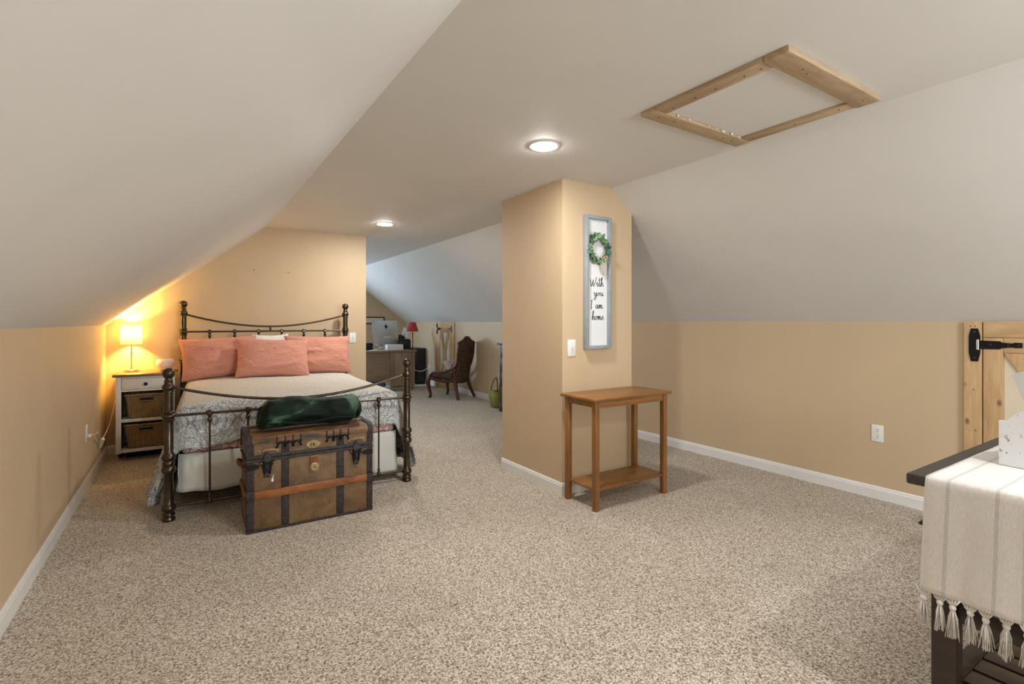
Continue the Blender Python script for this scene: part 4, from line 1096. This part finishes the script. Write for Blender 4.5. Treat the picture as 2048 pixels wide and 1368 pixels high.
for v in lg.bm.verts: v.co = Vector((0, 0, .29))+RX @ (v.co-Vector((0, 0, .29)))
lg.build('logo', BLACKP, sbk)
# other desk things
o = MB().box(-.145, .145, -.07, .07, 0, .098, .003).build('white_box', PAPER, None, 40); o.location = (3.085, 8.585, DZ+.0005); o.rotation_euler.z = .02
tag(o, 'plain white box on the near edge of the desk', 'box')
pr = thing('printer', 'low black printer at the back of the desk', 'printer', (3.37, 8.93, DZ+.0005), .04)
bxp('body', BLACKP, pr, -.10, .11, -.13, .15, 0, .165, .008); bxp('paper_tray', BLACKP, pr, -.08, .09, -.17, -.13, .012, .03, .003); bxp('lid', BLACK, pr, -.09, .10, -.12, .14, .166, .180, .004)
MB().box(-.05, .08, -.0015, .0015, .165, .335, 0, rot=Matrix.Rotation(.45, 3, 'Y') @ Matrix.Rotation(-.35, 3, 'X'), piv=(.06, .13, .165)).build('paper_sheet', PAPER, pr, loc=(.06, .13, 0))
bxp('paper_support', BLACKP, pr, -.02, .11, .142, .15, .16, .26, .002)
kb = thing('keyboard_stack', 'black monitor base and papers at the hidden end of the desk', 'electronics', (2.62, 8.90, DZ+.0005))
bxp('body', BLACKP, kb, -.14, .16, -.10, .10, 0, .11, .006); bxp('lid', BLACK, kb, -.135, .155, -.095, .095, .1105, .12, .002)
for k, (px, py, rz_) in enumerate(((2.74, 8.60, .3), (2.86, 8.64, -.2))):
    o = MB().box(-.09, .09, -.06, .06, 0, .004, .001).build('paper_sheet', PAPER, None); o.location = (px, py, DZ+.0008); o.rotation_euler.z = rz_
    tag(o, ('white paper lying on the desk near the cables', 'white paper lying on the desk against the white box')[k], 'paper')
for k in range(2):
    q = [Vector(p) for p in (((2.66, 8.58, .006), (2.78, 8.60, .02), (2.90, 8.66, .05), (2.97, 8.70, .02)), ((2.80, 8.72, .10), (2.86, 8.71, .07), (2.90, 8.73, .03), (2.92, 8.76, .01)))[k]]
    o = MB().tube(catmull([p-q[0] for p in q], 8), .006, 6).build('white_cable', WHITEP, None, 180); o.location = q[0]+Vector((0, 0, DZ))
    tag(o, ('white cable snaking across the desk top', 'white cable looping up behind the computer')[k], 'cable')
rl_ = thing('red_lamp', 'small table lamp with a red cone shade and black stem on the desk', 'lamp', (3.425, 8.57, DZ+.0005))
MB().lathe([(0, 0), (.052, 0), (.053, .010), (.030, .018), (.012, .028), (.008, .05), (.011, .06), (.007, .07), (.007, .27), (.012, .275), (.007, .285), (.005, .31)], (0, 0, 0), 24).build('stem', BLACK, rl_, 50)
mb = MB(); mb.lathe([(.106, .325), (.100, .340), (.075, .42), (.052, .492), (.050, .492), (.073, .42), (.098, .340), (.104, .325)], (0, 0, 0), 32); mb.build('shade', REDSH, rl_, 50)
MB().sphere((0, 0, .36), .022, 12, (1, 1, 1.4)).build('bulb', WHITEP, rl_, 180); MB().tube([(0, 0, .30), (0, 0, .345)], .008, 8).build('socket', BRASS, rl_, 60)
# black cabinet
cb = thing('tall_black_cabinet', 'tall narrow black cabinet on casters in the corner beside the desk', 'cabinet', (3.725, 9.20, 0))
bxp('body', BLACKP, cb, 0, .215, 0, .50, .03, .680, .004); bxp('top', DRESS, cb, -.006, .219, -.006, .506, .6805, .700, .003)
for x in (.02, .18):
    for y in (.02, .45): MB().box(x, x+.02, y, y+.02, 0, .0295).build('caster', BLACK, cb)
cbl = MB().tube(catmull([Vector(p) for p in ((0, 0, 0), (.06, -.02, -.10), (.18, -.02, -.17), (.30, -.05, -.19), (.435, -.03, -.135))], 8), .007, 6).build('power_cable', WHITEP, None, 180)
cbl.location = (3.505, 9.09, .46); tag(cbl, 'white power cable hanging from the desk to the far corner outlet', 'cable')
# picture on the far wall
pc = thing('picture_frame', 'picture in a thin black frame on the far wall above the computer', 'picture', (2.6, Y1, 1.172))
bxp('frame_rail', BLACK, pc, 0, .90, -.02, -.001, 0, .018, .001); bxp('frame_rail', BLACK, pc, 0, .90, -.02, -.001, .128, .146, .001)
bxp('frame_rail', BLACK, pc, 0, .018, -.02, -.001, .0185, .1275, .001); bxp('frame_rail', BLACK, pc, .882, .90, -.02, -.001, .0185, .1275, .001)
bxp('print', CREAMP, pc, .0185, .8815, -.008, -.002, .0185, .1275, 0)

# ------------------------------------------------------------------ slipper chair
ch = thing('slipper_chair', 'carved mahogany slipper chair with tall brocade back, turned toward the far wall', 'chair', (3.60, 7.36, 0), math.radians(27))
def stick(nm, pts, rr, mat=MAHOG, par=ch, seg=10):
    P = catmull(pts, 6); n = len(P); k = len(pts)-1
    R_ = []
    for i in range(n):
        q = i/6; a = min(int(q), k-1); f_ = q-a
        R_.append(rr[a]*(1-f_)+rr[min(a+1, k)]*f_)
    return MB().tube(P, R_, seg).build(nm, mat, par, 180)
for s_ in (-1, 1):
    stick('front_leg', [(s_*.235, .235, .330), (s_*.250, .270, .270), (s_*.240, .260, .150), (s_*.225, .240, .060), (s_*.230, .255, 0)], [.030, .036, .026, .020, .024])
    stick('rear_leg', [(s_*.170, -.200, .300), (s_*.180, -.225, .200), (s_*.200, -.260, .100), (s_*.222, -.300, 0)], [.030, .028, .024, .020])
    # side frame: back post sweeping down and forward into the arm
    stick('side_frame', [(s_*.200, -.300, .870), (s_*.205, -.285, .720), (s_*.190, -.262, .590), (s_*.200, -.200, .490), (s_*.235, -.050, .425), (s_*.250, .090, .412), (s_*.248, .190, .398), (s_*.240, .238, .335)], [.020, .021, .022, .026, .024, .020, .024, .030])
    stick('lower_rail', [(s_*.175, -.190, .420), (s_*.180, -.185, .300), (s_*.215, -.02, .275), (s_*.240, .14, .300), (s_*.240, .235, .330)], [.022, .026, .024, .024, .028])
stick('front_rail', [(-.235, .235, .315), (0, .258, .290), (.235, .235, .315)], [.026, .028, .026])
stick('back_rail', [(-.175, -.200, .275), (0, -.215, .262), (.175, -.200, .275)], [.024, .026, .024])
stick('crest_rail', [(-.235, -.300, .868), (-.195, -.302, .885), (-.10, -.306, .920), (-.045, -.310, .955), (0, -.312, .962), (.045, -.310, .955), (.10, -.306, .920), (.195, -.302, .885), (.235, -.300, .868)], [.010, .020, .020, .024, .026, .024, .020, .020, .010])
# upholstered back panel
prof = [(.165, .27), (.172, .36), (.178, .45), (.172, .54), (.180, .63), (.196, .72), (.200, .80), (.194, .87), (.10, .915), (0, .945)]
def backy(z): return -.205-.085*max(0, min(1, (z-.27)/.55))**1.1
mb = MB(); bm = mb.bm
zs = [.27+.0165*i for i in range(42)]
def half(z):
    for (a, z0), (b_, z1) in zip(prof, prof[1:]):
        if z0 <= z <= z1: return a+(b_-a)*(z-z0)/(z1-z0)
    return .01
for side in (-1, 1):
    G = []
    for z in zs:
        hw = half(z); G.append([bm.verts.new((hw*(i/6-1), backy(z)+side*(.020+.022*(1-(i/6-1)**2)), z)) for i in range(13)])
    for A, B in zip(G, G[1:]):
        for i in range(12): bm.faces.new((A[i], A[i+1], B[i+1], B[i]))
    if side < 0: G0 = G
for A, B in ((G0, G),):
    n = len(A)
    for k in range(n-1):
        bm.faces.new((A[k][0], A[k+1][0], B[k+1][0], B[k][0])); bm.faces.new((A[k][-1], A[k+1][-1], B[k+1][-1], B[k][-1]))
    for i in range(12): bm.faces.new((A[0][i], A[0][i+1], B[0][i+1], B[0][i])); bm.faces.new((A[-1][i], A[-1][i+1], B[-1][i+1], B[-1][i]))
mb.build('backrest', BROCADE, ch, 180)
mb = MB(); mb.box(-.205, .205, -.165, .235, .300, .385, .03, 3); mb.build('seat', BROCADE, ch, 60)
cpil = pillow('throw_pillow', 'small beige cushion lying on the slipper chair seat', plain('beige_linen', (.50, .42, .36), .9, var=.06), (3.612, 7.345, .495), (math.radians(-40), 0, math.radians(27)), .34, .26, .08, 21)

# ------------------------------------------------------------------ dresser and tote behind the column
ds = thing('tall_dresser', 'dark cherry chest of drawers against the right wall behind the column', 'dresser', (3.565, 4.95, 0))
dl = .885; ddp = .375
bxp('carcass', DRESS, ds, .012, ddp, .0, dl, .10, .900, .003); bxp('top', DRESS, ds, -.020, ddp, -.02, dl+.022, .9005, .924, .004)
bxp('base_moulding', DRESS, ds, -.004, ddp, -.006, dl+.006, .085, .115, .003)
for y in (0, dl-.06):
    for x in (0, ddp-.06): bxp('foot', DRESS, ds, x, x+.06, y, y+.06, 0, .0845, .003)
for z0, z1 in ((.72, .865), (.53, .705), (.34, .515), (.135, .325)):
    d_ = bxp('drawer', DRESS, ds, -.004, .0115, .055, dl-.055, z0, z1, .004)
    bxp('drawer_bead', DRESS, d_, -.008, -.0045, .075, dl-.075, z1-.018, z1-.010, .001)
    for y in (.22, dl-.22): MB().lathe([(0, -.022), (.014, -.020), (.014, -.014), (.006, -.008), (.006, 0)], (-.0045, y, (z0+z1)/2), 14, 'x').build('knob', BLACK, d_, 60)
tb = thing('green_tote', 'olive green canvas tote with looped handles on the floor beyond the dresser', 'bag', (3.72, 6.10, 0), .1)
mb = MB(); bm = mb.bm; rings = []
for z, rx, ry in ((0, .085, .095), (.02, .095, .105), (.12, .115, .125), (.235, .128, .135), (.235, .120, .127), (.03, .088, .098)):
    rings.append([bm.verts.new((rx*math.copysign(abs(math.cos(a))**.6, math.cos(a)), ry*math.copysign(abs(math.sin(a))**.6, math.sin(a)), z+(.012*math.cos(2*a) if z > .2 else 0))) for a in [2*PI*i/32 for i in range(32)]])
for A, B in zip(rings, rings[1:]):
    for i in range(32): bm.faces.new((A[i], A[(i+1) % 32], B[(i+1) % 32], B[i]))
bm.faces.new(rings[0]); bm.faces.new(rings[-1])
mb.build('body', LIME, tb, 180)
for y in (-.10, .10):
    MB().tube(catmull([(-.06, y, .225), (-.045, y*.9, .32), (-.01, y*.75, .40), (.03, y*.75, .40), (.05, y*.9, .32), (.06, y, .225)], 6), .010, 8).build('handle', LIME, tb, 180)
